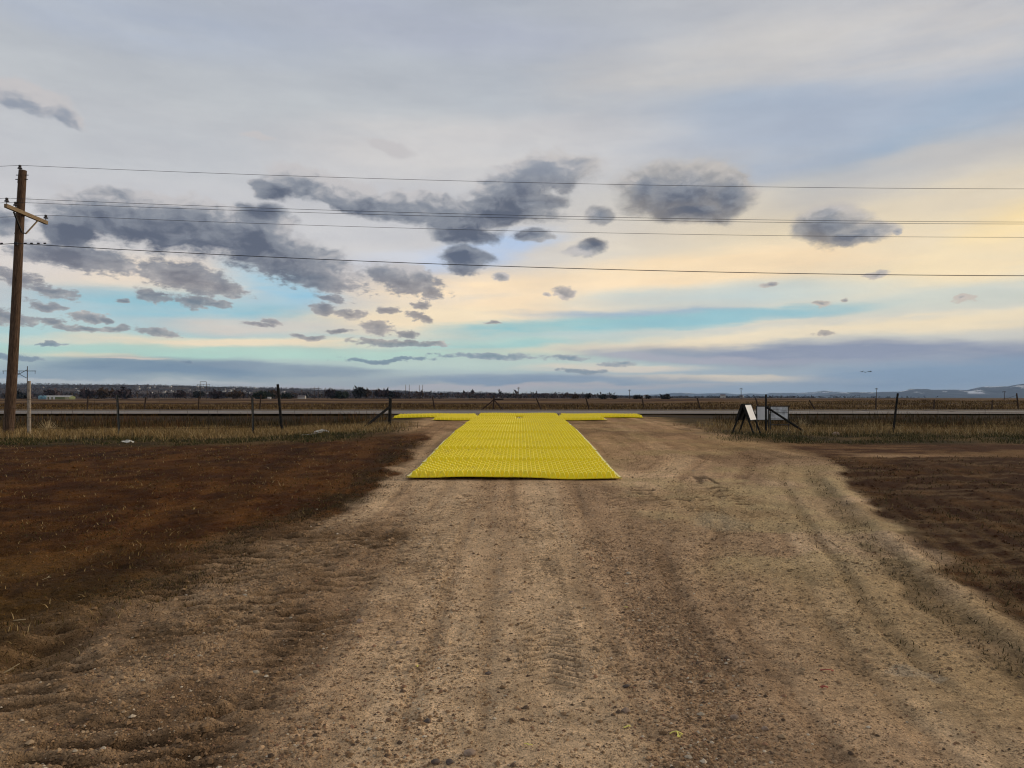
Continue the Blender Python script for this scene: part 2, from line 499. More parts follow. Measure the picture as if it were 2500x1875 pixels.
def tread(x, y):
    """lugged tyre prints on the driveway and on the pale patch to the right"""
    out = np.zeros_like(x)
    for (cx, y0, y1, w, lam, sl, amp) in ((0.22, 4.0, 9.5, .22, .085, .5, .011), (-1.45, 3.2, 6.0, .18, .09, -.4, .008), (-.80, 5.5, 12.4, .16, .10, .45, .009), (1.45, 6.5, 12.0, .17, .10, -.45, .009), (2.55, 8.6, 11.6, .26, .12, .35, .022), (3.2, 9.5, 14, .2, .11, -.3, .012), (2.0, 10.2, 12.6, .24, .12, .25, .014)):
        c = cx + .02 * (y - y0)
        m = ss(w, w * .75, np.abs(x - c)) * ss(y0, y0 + .5, y) * ss(y1, y1 - .5, y) * ss(.22, .42, vn(x * 3.1, y * 2.3, 21))
        ph = (y + sl * np.abs(x - c)) / lam + .4 * vn(x * 6, y * 6, 4)
        out += m * amp * np.tanh(2.5 * np.sin(2 * math.pi * ph))
    return out

def micro(x, y):
    """relief of clods, ruts and prints"""
    n, n2, lf, rough, rf, rtop, rut = masks(x, y)
    fade = ss(42, 24, y)
    nearf = ss(1.0, 3.0, y) * fade * ss(60, 25, np.abs(x))
    mat_flat = ss(2.6, 2.0, np.abs(x - .2)) * ss(12.4, 13.0, y)
    f1 = fbm(x * 3.0, y * 3.0, 3, 31) - .5
    f2 = fbm(x * 11, y * 11, 3, 41) - .5
    z = f1 * .028 + f2 * .027
    lat = x + .012 * (y - 13) * 0
    lx = lerp(x, x - xright(np.minimum(y, 16)) + 3.6, ss(.8, 2.6, x))
    tr = (vn(lx * 1.9 + .2 * vn(x * .4, y * .2, 121), y * .06, 122) - .5) * .5 + (.5 - ss(.60, .8, vn(lx * 7.5 + .15 * vn(x, y * .4, 123), y * .16, 124))) * .18
    drv = (1 - lf) * (1 - rf)
    z = z + drv * tr * .05 * ss(0, 3, y)
    # left field: broken crumbly soil
    cl = np.abs(fbm(x * 4.5, y * 4.5, 4, 61) - .5) * 2
    z = z + lf * ((.5 - cl) * .055 + (fbm(x * 14, y * 14, 2, 64) - .5) * .035)
    # churned lug ridges
    ph = (y - .28 * (x + 3)) / .19 + 1.1 * fbm(x * 2.2, y * 2.2, 3, 71)
    lug = ss(.1, .8, np.sin(2 * math.pi * ph) * .5 + .5) * ss(.35, .6, vn(x * 2.1, y * 3.2, 72))
    z = z + rough * (-lug * .06 * (.3 + 1.1 * fbm(x * 5, y * 9, 3, 76)) + .055 * (fbm(x * 9, y * 13, 3, 74) - .4))
    # right field: furrows along the edge
    q = (x - .26 * y)
    fur = np.sin(2 * math.pi * (q / .34 + .5 * fbm(x * .8, y * .8, 3, 81))) * ss(.3, .6, vn(x * 1.1, y * .7, 83))
    z = z + rf * (fur * .007 + (fbm(q * 15, y * 5.5, 3, 82) - .5) * .040 + (fbm(x * 3.1, y * 2.7, 3, 84) - .5) * .03)
    z = z - rut * .014 + ss(.2, .02, np.abs(x - (xright(y) - .12))) * .03 * ss(15, 12, y)
    z = z + tread(x, y)
    # dug hole at the left edge
    z = z - .14 * ss(.4, .1, np.hypot((x + 3.05), (y - 4.95) * .8))
    return z * nearf * (1 - .8 * mat_flat)

def Hf(x, y):
    x = np.asarray(x, np.float64); y = np.asarray(y, np.float64)
    return T(x, y) + micro(x, y)

_ray = np.concatenate([np.arange(2, 60, .02), np.arange(60, 6000, 1.0)])
def ground_at(px, py):
    """where the line of sight through a photograph point meets the land"""
    X, y, z = view_dir(px, py)
    g = T(X / y * _ray, _ray)
    i = int(np.argmax(CAM_Z + _ray * z / y < g))
    d = float(_ray[i])
    return Vector((X / y * d, d, float(g[i])))

def at_depth(px, py, d):
    X, y, z = view_dir(px, py)
    return Vector((X / y * d, d, CAM_Z + z / y * d))

def gz(x, y):
    return float(T(np.array([x]), np.array([y]))[0])

def ground_colour(x, y):
    n, n2, lf, rough, rf, rtop, rut = masks(x, y)
    f = fbm(x * 2.2, y * 2.2, 4, 101)
    f3 = fbm(x * 9, y * 9, 3, 111)
    c3 = lambda *a: np.array(a, np.float32)
    def mix(c, d, t):
        return c + (d - c) * t[..., None]
    tan = np.broadcast_to(c3(.435, .284, .162), x.shape + (3,)).copy()
    # wheel lanes: paler packed bands and browner loose bands along the drive
    lx = lerp(x, x - xright(np.minimum(y, 16)) + 3.6, ss(.8, 2.6, x))
    lane = vn(lx * 1.9 + .2 * vn(x * .4, y * .2, 121), y * .06, 122)
    fine = vn(lx * 7.5 + .15 * vn(x, y * .4, 123), y * .16, 124)
    tan = mix(tan, c3(.53, .365, .215), ss(.52, .62, lane + n * .12) * .8)
    tan = mix(tan, c3(.27, .168, .095), ss(.42, .30, lane + n * .12) * .5)
    tan = mix(tan, tan * c3(.62, .58, .54), ss(.70, .75, fine + n * .05) * .4)
    tan = mix(tan, tan * c3(1.22, 1.22, 1.22), ss(.32, .26, fine + n * .05) * .6)
    tan = mix(tan, c3(.37, .25, .125), ss(.45, .7, fbm(x * .6, y * .6, 3, 131)) * ss(1.4, 2.8, x) * .8)
    tan = mix(tan, c3(.43, .31, .16), ss(.5, .68, fbm(x * 1.1, y * 1.1, 4, 133)) * ss(1.2, 2.2, x) * ss(6, 8, y) * .8)
    tan = mix(tan, c3(.12, .07, .035), ss(.52, .72, fbm(x * .9, y * .5, 4, 135)) * ss(13, 17, y) * .5)
    tan *= (.90 + .56 * f)[..., None]
    tan *= (.85 + .3 * f3)[..., None]
    # far part of the drive is browner and darker
    tan = mix(tan, tan * c3(.74, .64, .52), ss(11, 20, y) * .7)
    # left field
    fl = mix(np.broadcast_to(c3(.062, .021, .005), x.shape + (3,)), c3(.118, .047, .0105), ss(.3, .7, f))
    fl = mix(fl, c3(.105, .062, .018), ss(9.5, 5.5, y) * .6)
    fl = mix(fl, c3(.04, .017, .007), ss(.5, .72, fbm(x * 1.4, y * 1.4, 4, 141)) * .6)
    fl = fl * (.68 + .6 * vn((x + .10 * y) * 3.2 + .3 * f, y * .12, 147))[..., None]
    col = mix(tan, fl, lf)
    edge = ss(.55, .1, np.abs(x - xleft(y) + .15 + n * .8)) * ss(21, 18, y) * ss(5.5, 7, y)
    col = mix(col, c3(.05, .03, .013), edge * ss(.38, .62, fbm(x * 2.6, y * 1.6, 4, 145)) * .7)
    rc = mix(np.broadcast_to(c3(.155, .088, .042), x.shape + (3,)), c3(.31, .195, .105), ss(.35, .65, f))
    col = mix(col, rc, rough * .78)
    ph = (y - .28 * (x + 3)) / .19 + 1.1 * fbm(x * 2.2, y * 2.2, 3, 71)
    lug = ss(.2, .8, np.sin(2 * math.pi * ph) * .5 + .5) * ss(.35, .6, vn(x * 2.1, y * 3.2, 72))
    col = mix(col, c3(.06, .032, .013), rough * lug * .9)  # shade painted into the lug grooves to strengthen their relief
    # right field
    q = (x - .26 * y)
    fur = np.sin(2 * math.pi * (q / .34 + .35 * fbm(x * .8, y * .8, 3, 81))) * .5 + .5
    fr = mix(np.broadcast_to(c3(.050, .018, .005), x.shape + (3,)), c3(.105, .045, .012), ss(.4, .8, f))
    fr = mix(fr, c3(.22, .14, .062), ss(.62, .85, fur * .7 + f3 * .6) * ss(14, 6, y) * .35)
    fr = mix(fr, c3(.23, .145, .07), ss(.66, .74, vn(x * 1.2, y * 6, 151)) * .35)
    col = mix(col, fr, rf)
    rt = mix(np.broadcast_to(c3(.19, .10, .04), x.shape + (3,)), c3(.07, .026, .009), ss(.42, .6, fbm(x * .45, y * 1.6, 4, 155)))
    col = mix(col, rt, rtop)
    col = mix(col, c3(.058, .038, .015), rut * .55 * ss(.2, .55, f))
    # tyre prints darker in their grooves, then a pale trodden patch
    t = tread(x, y)
    col = mix(col, c3(.08, .05, .027), ss(.004, .012, -t) * .8)
    pp = ss(.75, .3, np.hypot((x - 2.6) / .55, (y - 9.6) / 1.1) + n * .7)
    col = mix(col, c3(.54, .41, .25), pp * .6)
    # pale dusty patch, bottom right
    pp = np.maximum(ss(1.0, .5, np.hypot((x - 2.28) / .10, (y - 4.56) / .07) + n * 2.2 + (f3 - .5) * 3), ss(1.0, .5, np.hypot((x - 2.44) / .07, (y - 4.52) / .08) + n * 2.2 + (f3 - .5) * 3))
    col = mix(col, c3(.50, .42, .31), pp * .35)
    # grassy strip at the fence, ditch, verges
    gside = np.maximum(ss(-2.6, -4.6, x + n * 2), ss(5.0, 7.2, x + n * 2)) * ss(19.4, 20.6, y + n * 1.2)
    gr = mix(np.broadcast_to(c3(.048, .032, .012), x.shape + (3,)), c3(.12, .072, .027), ss(.4, .65, fbm(x * .7, y * .7, 3, 161)))
    col = mix(col, gr, gside)
    vg = ss(35.2, 34.4, y) * ss(33.2, 34.0, y)
    col = mix(col, c3(.05, .035, .022), vg)
    far = ss(44.6, 45.6, y)
    gold = mix(np.broadcast_to(c3(.13, .074, .027), x.shape + (3,)), c3(.06, .032, .014), ss(.45, .65, fbm(x * .12, y * .12, 3, 171)))
    col = mix(col, gold, far)
    # bands of stubble and ploughed land far out
    nb = (vn(x / 130, y / 400, 181) - .5)
    band = np.sin(np.log(np.maximum(y, 1)) * 9.0 + nb * 3.0) * .5 + .5
    fields = mix(np.broadcast_to(c3(.045, .018, .008), x.shape + (3,)), c3(.15, .085, .035), ss(.35, .6, band))
    rightish = ss(.02, .2, x / np.maximum(y, 1))
    fields = mix(fields, mix(np.broadcast_to(c3(.13, .07, .028), x.shape + (3,)), c3(.05, .02, .01), ss(.55, .7, band)), rightish)
    col = mix(col, fields, ss(75, 120, y))
    plain = mix(np.broadcast_to(c3(.028, .021, .020), x.shape + (3,)), c3(.07, .045, .03), ss(.48, .62, fbm(x / 700, y / 420, 4, 191)))
    col = mix(col, plain, ss(1100, 2000, y))
    return np.clip(col, .004, 1)

def nodes_mat(name):
    m = bpy.data.materials.new(name)
    m.use_nodes = True
    t = m.node_tree
    return m, t, t.nodes["Principled BSDF"]

def soil_material():
    m, t, p = nodes_mat("soil")
    at = nd(t, "ShaderNodeAttribute", attribute_name="Col")
    geo = nd(t, "ShaderNodeNewGeometry")
    pos = geo.outputs["Position"]
    a = noise(pos, 26.0, 5, .65, tree=t)
    b = noise(pos, 130.0, 3, .6, tree=t)
    v = nd(t, "ShaderNodeTexVoronoi")
    t.links.new(pos, v.inputs["Vector"])
    v.inputs["Scale"].default_value = 75.0
    k = mth('MULTIPLY', rng(a, .3, .7, .80, 1.2, tree=t), rng(b, .3, .7, .84, 1.16, tree=t), tree=t)
    c = mixc(1.0, at.outputs["Color"], k, 'MULTIPLY', tree=t)
    e = noise(pos, 58.0, 4, .7, tree=t)
    w = noise(pos, 7.0, 5, .7, tree=t)
    k = mth('MULTIPLY', k, rng(mth('ADD', e, mth('MULTIPLY', mth('SUBTRACT', w, .5, tree=t), .45, tree=t), tree=t), .64, .55, .42, 1.05, tree=t), tree=t)
    k = mth('MULTIPLY', k, rng(w, .3, .7, .78, 1.22, tree=t), tree=t)
    c = mixc(1.0, at.outputs["Color"], k, 'MULTIPLY', tree=t)
    # scattered pale and dark grains
    sepv = nd(t, "ShaderNodeSeparateColor")
    t.links.new(v.outputs["Color"], sepv.inputs[0])
    g1 = mth('MULTIPLY', rng(sepv.outputs[0], .93, .96, tree=t), rng(v.outputs["Distance"], .45, .25, tree=t), tree=t)
    c = mixc(mth('MULTIPLY', g1, .55, tree=t), c, mixc(1.0, at.outputs["Color"], (1.9, 1.95, 2.0), 'MULTIPLY', tree=t), tree=t)
    g2 = mth('MULTIPLY', rng(sepv.outputs[1], .88, .92, tree=t), rng(v.outputs["Distance"], .5, .3, tree=t), tree=t)
    c = mixc(mth('MULTIPLY', g2, .7, tree=t), c, mixc(1.0, at.outputs["Color"], (.35, .33, .32), 'MULTIPLY', tree=t), tree=t)
    t.links.new(c, p.inputs["Base Color"])
    p.inputs["Roughness"].default_value = 1.0
    p.inputs["Specular IOR Level"].default_value = 0.1
    h = mth('ADD', mth('MULTIPLY', a, 1.0, tree=t), mth('MULTIPLY', b, .35, tree=t), tree=t)
    h = mth('ADD', h, mth('MULTIPLY', rng(v.outputs["Distance"], .5, .0, tree=t), .25, tree=t), tree=t)
    bp = nd(t, "ShaderNodeBump")
    bp.inputs["Strength"].default_value = 1.0
    bp.inputs["Distance"].default_value = .035
    t.links.new(h, bp.inputs["Height"])
    t.links.new(bp.outputs[0], p.inputs["Normal"])
    return m

def make_ground():
    xs = [0.0]
    while xs[-1] < 26000:
        x = xs[-1]
        s = .028 if x < 2.6 else .045 if x < 6 else .09 if x < 12 else .28 if x < 28 else x * .12 - 3.08
        xs.append(x + s)
    xs = np.array([-v for v in xs[:0:-1]] + xs)
    ys = [-60, -30, -12, -5, -1, 1, 2, 2.6]
    while ys[-1] < 46000:
        y = ys[-1]
        s = max(.013, .75 * y * y / 1230)
        if y >= 2.6:
            s = min(s, .26) if y < 60 else min(.26 * 1.07 ** min((y - 60) / 4, 90), y * .06)
        ys.append(y + s)
    ys = np.array(ys)
    X, Y = np.meshgrid(xs, ys)
    Z = T(X, Y)
    nr = Y < 45
    rows = np.where(ys < 45)[0].max() + 1
    cm = np.abs(xs) < 62
    Xn, Yn = X[:rows][:, cm], Y[:rows][:, cm]
    Zn = Z[:rows]
    Zn[:, cm] += micro(Xn, Yn)
    C = ground_colour(X, Y)
    nx, ny = len(xs), len(ys)
    V = np.stack([X, Y, Z], -1).reshape(-1, 3)
    i = np.arange(nx * ny).reshape(ny, nx)
    F = np.stack([i[:-1, :-1], i[:-1, 1:], i[1:, 1:], i[1:, :-1]], -1).reshape(-1, 4)
    me = mesh_np("ground", V, F, C.reshape(-1, 3), smooth=True)
    print("ground quads", len(F))
    o = link("ground", me, soil_material())
    return tag(o, "bare brown dirt drive between dark fields, reaching to the horizon", "ground", kind="structure")

def plain_mat(name, col, rough=.8, spec=.3, var=.25, scale=12.0, bump=.0, metal=0.0, stretch=None, dark=None):
    m, t, p = nodes_mat(name)
    tcn = nd(t, "ShaderNodeTexCoord")
    vec = tcn.outputs["Object"]
    if stretch:
        vec = vmth('MULTIPLY', vec, stretch, tree=t)
    f = noise(vec, scale, 5, .6, tree=t)
    lo = dark or tuple(c * (1 - var) for c in col)
    hi = tuple(min(1, c * (1 + var)) for c in col)
    c = mixc(rng(f, .3, .7, tree=t), lo, hi, tree=t)
    t.links.new(c, p.inputs["Base Color"])
    p.inputs["Roughness"].default_value = rough
    p.inputs["Specular IOR Level"].default_value = spec
    p.inputs["Metallic"].default_value = metal
    if bump:
        b = nd(t, "ShaderNodeBump")
        b.inputs["Strength"].default_value = bump
        b.inputs["Distance"].default_value = .02
        t.links.new(f, b.inputs["Height"])
        t.links.new(b.outputs[0], p.inputs["Normal"])
    return m

def col_mat(name, rough=.9, trans=0.0):
    m, t, p = nodes_mat(name)
    at = nd(t, "ShaderNodeAttribute", attribute_name="Col")
    t.links.new(at.outputs["Color"], p.inputs["Base Color"])
    p.inputs["Roughness"].default_value = rough
    p.inputs["Specular IOR Level"].default_value = .15
    return m

def mat_plastic(name, col, mud, rough):
    m, t, p = nodes_mat(name)
    geo = nd(t, "ShaderNodeNewGeometry")
    pos = geo.outputs["Position"]
    a = noise(pos, 1.3, 6, .65, tree=t)
    b = noise(vmth('MULTIPLY', pos, (9.0, 1.2, 9.0), tree=t), 1.0, 4, .6, tree=t)
    c = noise(pos, 22.0, 4, .7, tree=t)
    f = mth('ADD', mth('MULTIPLY', a, .55, tree=t), mth('ADD', mth('MULTIPLY', b, .25, tree=t), mth('MULTIPLY', c, .35, tree=t), tree=t), tree=t)
    k = mth('MULTIPLY', rng(f, .56, .72, tree=t), mud, tree=t)
    base = mixc(rng(a, .3, .7, tree=t), tuple(v * .90 for v in col), col, tree=t)
    t.links.new(mixc(k, base, (.30, .19, .07), tree=t), p.inputs["Base Color"])
    p.inputs["Roughness"].default_value = rough
    p.inputs["Specular IOR Level"].default_value = .3
    return m

M = {
    'pole_wood': plain_mat("pole_wood", (.085, .052, .034), .9, .2, .6, 9, .5, stretch=(6, 6, .5)),
    'arm_wood': plain_mat("arm_wood", (.23, .165, .10), .9, .2, .3, 14, .3, stretch=(4, .6, 4)),
    'post_wood': plain_mat("post_wood", (.30, .25, .20), .95, .2, .4, 14, .5, stretch=(6, 6, .6)),
    'dark_wood': plain_mat("dark_wood", (.020, .019, .018), .95, .1, .5, 16, .4, stretch=(4, 4, .7)),
    'far_wood': plain_mat("far_wood", (.055, .038, .03), .95, .1, .3, 2),
    'steel': plain_mat("dark_steel", (.028, .03, .03), .7, .4, .4, 20),
    'iron': plain_mat("iron", (.02, .018, .018), .6, .4, .3, 20),
    'porcelain': plain_mat("insulator_glaze", (.03, .022, .02), .3, .5, .2, 10),
    'wire': plain_mat("wire", (.022, .022, .025), .6, .4, .2, 4),
    'rust_wire': plain_mat("rust_wire", (.06, .038, .025), .9, .2, .3, 4),
    'yellow': mat_plastic("yellow_plastic", (.98, .78, .006), .30, .5),
    'dusty_yellow': mat_plastic("dusty_yellow_plastic", (.88, .67, .010), .65, .75),
    'highlight_yellow': mat_plastic("stud_edge_highlight", (.98, .84, .09), .2, .6),  # bright highlights of stud edges and tops, painted as paler yellow
    'rim': plain_mat("pale_edge", (.86, .76, .30), .6, .3, .12, 6),
    'white': plain_mat("white_board", (.74, .73, .73), .6, .3, .06, 3),
    'gray_board': plain_mat("weathered_board", (.52, .53, .55), .7, .3, .35, 5),
    'shadowed': plain_mat("shadow_dark_board", (.012, .012, .014), .85, .2, .3, 8),
    'asphalt': plain_mat("asphalt", (.092, .074, .066), .95, .2, .2, 1.5, stretch=(.15, 1, 1)),
    'shoulder': plain_mat("pale_shoulder", (.20, .165, .14), .95, .2, .2, 1.2, stretch=(.2, 1, 1)),
    'paint': plain_mat("road_paint", (.62, .60, .55), .8, .2, .2, 2),
    'ypaint': plain_mat("yellow_road_paint", (.42, .28, .05), .8, .2, .3, 2),
    'tank': plain_mat("blue_tank", (.16, .30, .38), .5, .4, .2, 1),
    'barn': plain_mat("tan_metal_wall", (.42, .40, .25), .7, .3, .12, 1),
    'barn_green': plain_mat("green_metal_wall", (.19, .22, .11), .7, .3, .15, 1),
    'barn_roof': plain_mat("grey_metal_roof", (.36, .34, .32), .6, .3, .12, 1),
    'house': plain_mat("pale_wall", (.46, .43, .40), .8, .2, .1, .2),
    'house_roof': plain_mat("dark_roof", (.12, .10, .10), .9, .2, .2, .2),
    'rag': plain_mat("dirty_white_plastic", (.62, .58, .50), .6, .3, .25, 14),
    'red': plain_mat("red_scrap", (.28, .05, .025), .6, .3, .3, 30),
    'lemon': plain_mat("yellow_scrap", (.74, .65, .15), .6, .3, .15, 30),
    'stone': plain_mat("river_stone", (.27, .19, .135), .9, .25, .35, 25, .3),
    'pale_stone': plain_mat("pale_stone", (.38, .31, .22), .9, .25, .25, 14, .3),
    'dark_stone': plain_mat("dark_stone", (.10, .075, .06), .9, .25, .35, 25, .3),
    'bird': plain_mat("dark_plumage", (.02, .02, .022), .9, .1, .2, 5),
    'bark': plain_mat("bark", (.05, .035, .028), .95, .1, .3, 1),
    'straw': plain_mat("dry_stem", (.42, .32, .18), .95, .1, .3, 20),
    'crown_mat': col_mat("tree_crown"),
    'blade': col_mat("grass_blade"),
    'pebble': col_mat("pebble"),
}

ground = make_ground()

# ------------------------------------------------------------------ highway
def strip(name, y0, y1, dz, mat, label=None, cat=None, parent=None, x0=-420, x1=420, n=60):
    xs = np.concatenate([np.linspace(x0, x1, n)])
    v, f = [], []
    for x in xs:
        for y in np.linspace(y0, y1, 4):
            v.append((x, y, gz(0, y) + dz))
    for i in range(len(xs) - 1):
        for j in range(3):
            a = i * 4 + j
            f.append((a, a + 4, a + 5, a + 1))
    o = link(name, mesh_np(name, v, f), mat, parent)
    if label:
        tag(o, label, cat, kind="structure")
    return o
road = strip("road", 34.9, 44.3, .035, M['asphalt'], "grey two-lane highway crossing behind the yellow mats", "road")
strip("road_shoulder", 34.95, 37.3, .040, M['shoulder'], parent=road)
strip("edge_line", 37.45, 37.72, .044, M['paint'], parent=road)
strip("edge_line", 43.3, 43.42, .044, M['paint'], parent=road)
strip("centre_line", 40.3, 40.42, .044, M['ypaint'], parent=road)
strip("centre_line", 40.62, 40.74, .044, M['ypaint'], parent=road)

# ------------------------------------------------------------------ mountains and hills
def ridge(name, label, y0, depth, u0, u1, prof, seed, nx, ny, base, rockc, snow):
    us = np.linspace(u0, u1, nx)
    vs = np.linspace(0, 1, ny)
    U, Vv = np.meshgrid(us, vs)
    Y = y0 + Vv * depth
    X = U * Y
    crest = np.interp(U, prof[0], prof[1])
    shape = np.sin(np.clip(Vv * 1.25, 0, 1) * math.pi / 2) ** 1.25
    rel = np.abs(fbm(X / 900, Y / 900, 5, seed) - .5) * 2
    fine = fbm(X / 260, Y / 260, 4, seed + 9)
    Z = base + (crest - base) * shape * (1 - (.38 * rel + .12 * fine) * (1 - Vv ** 3 * .8)) 
    Z = np.where(Vv < .001, base - 60, Z)
    s = fbm(X / 230, Y / 420, 5, seed + 20)
    forest = fbm(X / 1100, Z / 60 + Y / 2500, 4, seed + 30)
    col = np.zeros(X.shape + (3,), np.float32)
    col[:] = (.032, .046, .07)
    t = ss(.42, .62, forest) * ss(base + 70, base, Z)
    col = col + (np.array(rockc, np.float32) - col) * t[..., None]
    t = ss(.61, .68, s) * ss(snow, snow + 40, Z) * .8
    col = col + (np.array((.80, .80, .82), np.float32) - col) * t[..., None]
    i = np.arange(nx * ny).reshape(ny, nx)
    F = np.stack([i[:-1, :-1], i[:-1, 1:], i[1:, 1:], i[1:, :-1]], -1).reshape(-1, 4)
    me = mesh_np(name, np.stack([X, Y, Z], -1).reshape(-1, 3), F, col.reshape(-1, 3), smooth=True)
    return tag(link(name, me, M['mountain']), label, "mountains", kind="structure")
M['mountain'] = col_mat("mountain_cover", 1.0)

def crest(pts, d):
    """skyline points of the photograph -> (bearing, height) at distance d"""
    us, hs = [], []
    for px, py in pts:
        X, y, z = view_dir(px, py)
        us.append(X / y)
        hs.append(CAM_Z + d * z / y)
    return us, hs
ridge("mountains", "snow patched blue mountain front rising at the right of the horizon", 13000, 3000, .36, .95,
      crest([(1960, 972), (2030, 962), (2080, 957), (2140, 957), (2200, 955), (2222, 949), (2262, 949), (2275, 951), (2330, 951), (2360, 952), (2385, 947), (2410, 943), (2460, 943), (2475, 940), (2500, 936), (2580, 930), (2750, 925), (3050, 940)], 16000),
      201, 520, 60, -110, (.19, .13, .10), 20)
ridge("mountains", "faint low blue mountains far along the middle of the horizon", 24000, 4000, -.10, .52,
      crest([(1040, 974), (1150, 966), (1190, 957), (1215, 964), (1300, 968), (1355, 966), (1450, 964), (1550, 964), (1620, 962), (1640, 959), (1680, 958), (1700, 961), (1760, 959), (1800, 962), (1830, 960), (1870, 962), (1880, 959), (1950, 959), (1990, 956), (2015, 953), (2040, 956), (2080, 957), (2200, 960), (2260, 968)], 28000),
      305, 360, 40, -110, (.14, .12, .11), 60)

# ------------------------------------------------------------------ yellow track-out mats
YAW = -.0112           # the drive runs a hair to the right
def mat_z(x, y):
    return gz(x, y)

def stud_shape():
    """blunt pyramid with chamfered edges; edges and top carry a painted highlight"""
    b, t, h, cb, ct = .062, .027, .100, .010, .007
    def ring(r, c, z):
        return [(-r + c, -r, z), (r - c, -r, z), (r, -r + c, z), (r, r - c, z), (r - c, r, z), (-r + c, r, z), (-r, r - c, z), (-r, -r + c, z)]
    vs = ring(b, cb, 0) + ring(t, ct, h)
    fs, mi = [], []
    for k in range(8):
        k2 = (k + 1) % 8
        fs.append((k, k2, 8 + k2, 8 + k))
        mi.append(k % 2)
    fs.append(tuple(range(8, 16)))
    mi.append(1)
    return vs, fs, mi
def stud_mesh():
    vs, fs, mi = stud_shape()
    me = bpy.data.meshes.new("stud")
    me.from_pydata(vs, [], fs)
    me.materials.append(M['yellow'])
    me.materials.append(M['highlight_yellow'])
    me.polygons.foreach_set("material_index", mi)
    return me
STUD = stud_mesh()

def make_mat(cx, y0, w, depth, label, lift, individual, front_wave=0.0, rz=0.0):
    """one moulded sheet with rows of blunt pyramids; cx centre, y0 near edge"""
    root = empty("construction_mat", (cx, y0, 0), YAW + rz)
    tag(root, label, "ground mat", "yellow studded mats laid on the dirt drive")
    c, s = math.cos(YAW + rz), math.sin(YAW + rz)
    def surf(lx, ly):
        wx, wy = cx + lx * c - ly * s, y0 + lx * s + ly * c
        z = mat_z(wx, wy) + .018 + lift
        k = max(0.0, 1 - ly / .9)
        z += front_wave * k * (.030 + .012 * math.sin(lx * 2.3 + 2.4) + .005 * math.sin(lx * 5.1) - .008 * lx)
        z += .008 * math.sin(lx * 3.1 + y0 * 2.0) * math.sin(ly * 2.6 + cx)
        k2 = max(0.0, 1 - min(ly, depth - ly) / .22)
        z += .010 * k2
        return z
    nx, ny = 26, 12
    v, f = [], []
    for j in range(ny + 1):
        for i in range(nx + 1):
            lx, ly = -w / 2 + w * i / nx, depth * j / ny
            v.append((lx, ly, surf(lx, ly)))
    n1 = len(v)
    v += [(a, b, d - .014) for a, b, d in v]
    q = lambda i, j: j * (nx + 1) + i
    for j in range(ny):
        for i in range(nx):
            f.append((q(i, j), q(i + 1, j), q(i + 1, j + 1), q(i, j + 1)))
            f.append((n1 + q(i, j), n1 + q(i, j + 1), n1 + q(i + 1, j + 1), n1 + q(i + 1, j)))
    for i in range(nx):
        f.append((q(i, 0), n1 + q(i, 0), n1 + q(i + 1, 0), q(i + 1, 0)))
        f.append((q(i, ny), q(i + 1, ny), n1 + q(i + 1, ny), n1 + q(i, ny)))
    for j in range(ny):
        f.append((q(0, j), q(0, j + 1), n1 + q(0, j + 1), n1 + q(0, j)))
        f.append((q(nx, j), n1 + q(nx, j), n1 + q(nx, j + 1), q(nx, j + 1)))
    link("sheet", mesh_np("sheet", v, f), M['dusty_yellow'], root)
    # paler rims along the two long sides
    for sd in (-1, 1):
        rv, rf = [], []
        for j in range(ny + 1):
            ly = depth * j / ny
            xa, xb = sd * w / 2, sd * (w / 2 - .035)
            za, zb = surf(xa, ly) + .006, surf(xb, ly) + .006
            rv += [(xa + sd * .004, ly, za - .014), (xa + sd * .004, ly, za), (xb, ly, zb), (xb, ly, zb - .012)]
        for j in range(ny):
            for k in range(3):
                a = j * 4 + k
                rf.append((a, a + 1, a + 5, a + 4))
        link("pale_rim", mesh_np("pale_rim", rv, rf), M['rim'], root)
    p = .1583
    nc = int((w - .12) / p)
    nr = int((depth - .10) / p)
    studs = []
    for r in range(nr):
        off = p / 2 if r % 2 else 0.0
        for k in range(nc):
            lx = -(nc - .5) * p / 2 + k * p + off
            ly = .085 + r * p
            studs.append((lx, ly, surf(lx, ly) - .004))
    if individual:
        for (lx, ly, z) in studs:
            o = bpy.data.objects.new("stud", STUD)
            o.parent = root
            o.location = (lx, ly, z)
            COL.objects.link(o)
    else:
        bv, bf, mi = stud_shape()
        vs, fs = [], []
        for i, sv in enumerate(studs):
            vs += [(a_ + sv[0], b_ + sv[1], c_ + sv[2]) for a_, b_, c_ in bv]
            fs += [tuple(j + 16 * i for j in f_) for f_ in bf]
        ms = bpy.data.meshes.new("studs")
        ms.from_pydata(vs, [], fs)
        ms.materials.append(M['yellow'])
        ms.materials.append(M['highlight_yellow'])
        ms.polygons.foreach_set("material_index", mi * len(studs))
        o = link("studs", ms, None, root)
        o["kind"] = "stuff"
    return root

ordinal = ["frontmost yellow studded mat, its wavy near edge lifted off the dirt",
           "yellow studded mat directly behind the frontmost one of the strip",
           "third yellow studded mat back from the near edge of the strip",
           "fourth yellow studded mat back, near the middle of the strip",
           "fifth yellow studded mat back from the near edge of the strip",
           "sixth yellow studded mat back, two before the last of the long strip",
           "seventh yellow studded mat back, just before the last of the long strip",
           "last yellow studded mat of the long strip, touching the wider crosspiece"]
for k in range(8):
    make_mat(.03 + .0112 * k * 2.11, 13.1 + k * 2.115, 3.66, 2.1, ordinal[k], (0, .004, .020, .006, .014, .002, .016, .004)[k], True, 1.0 if k == 0 else .35)
yb = 13.1 + 8 * 2.115
make_mat(-1.46, yb, 3.44, 2.05, "left yellow mat of the shorter second row of the crosspiece", .01, False)
make_mat(2.02, yb, 3.44, 2.05, "right yellow mat of the shorter second row of the crosspiece", .012, False)
yb += 2.1
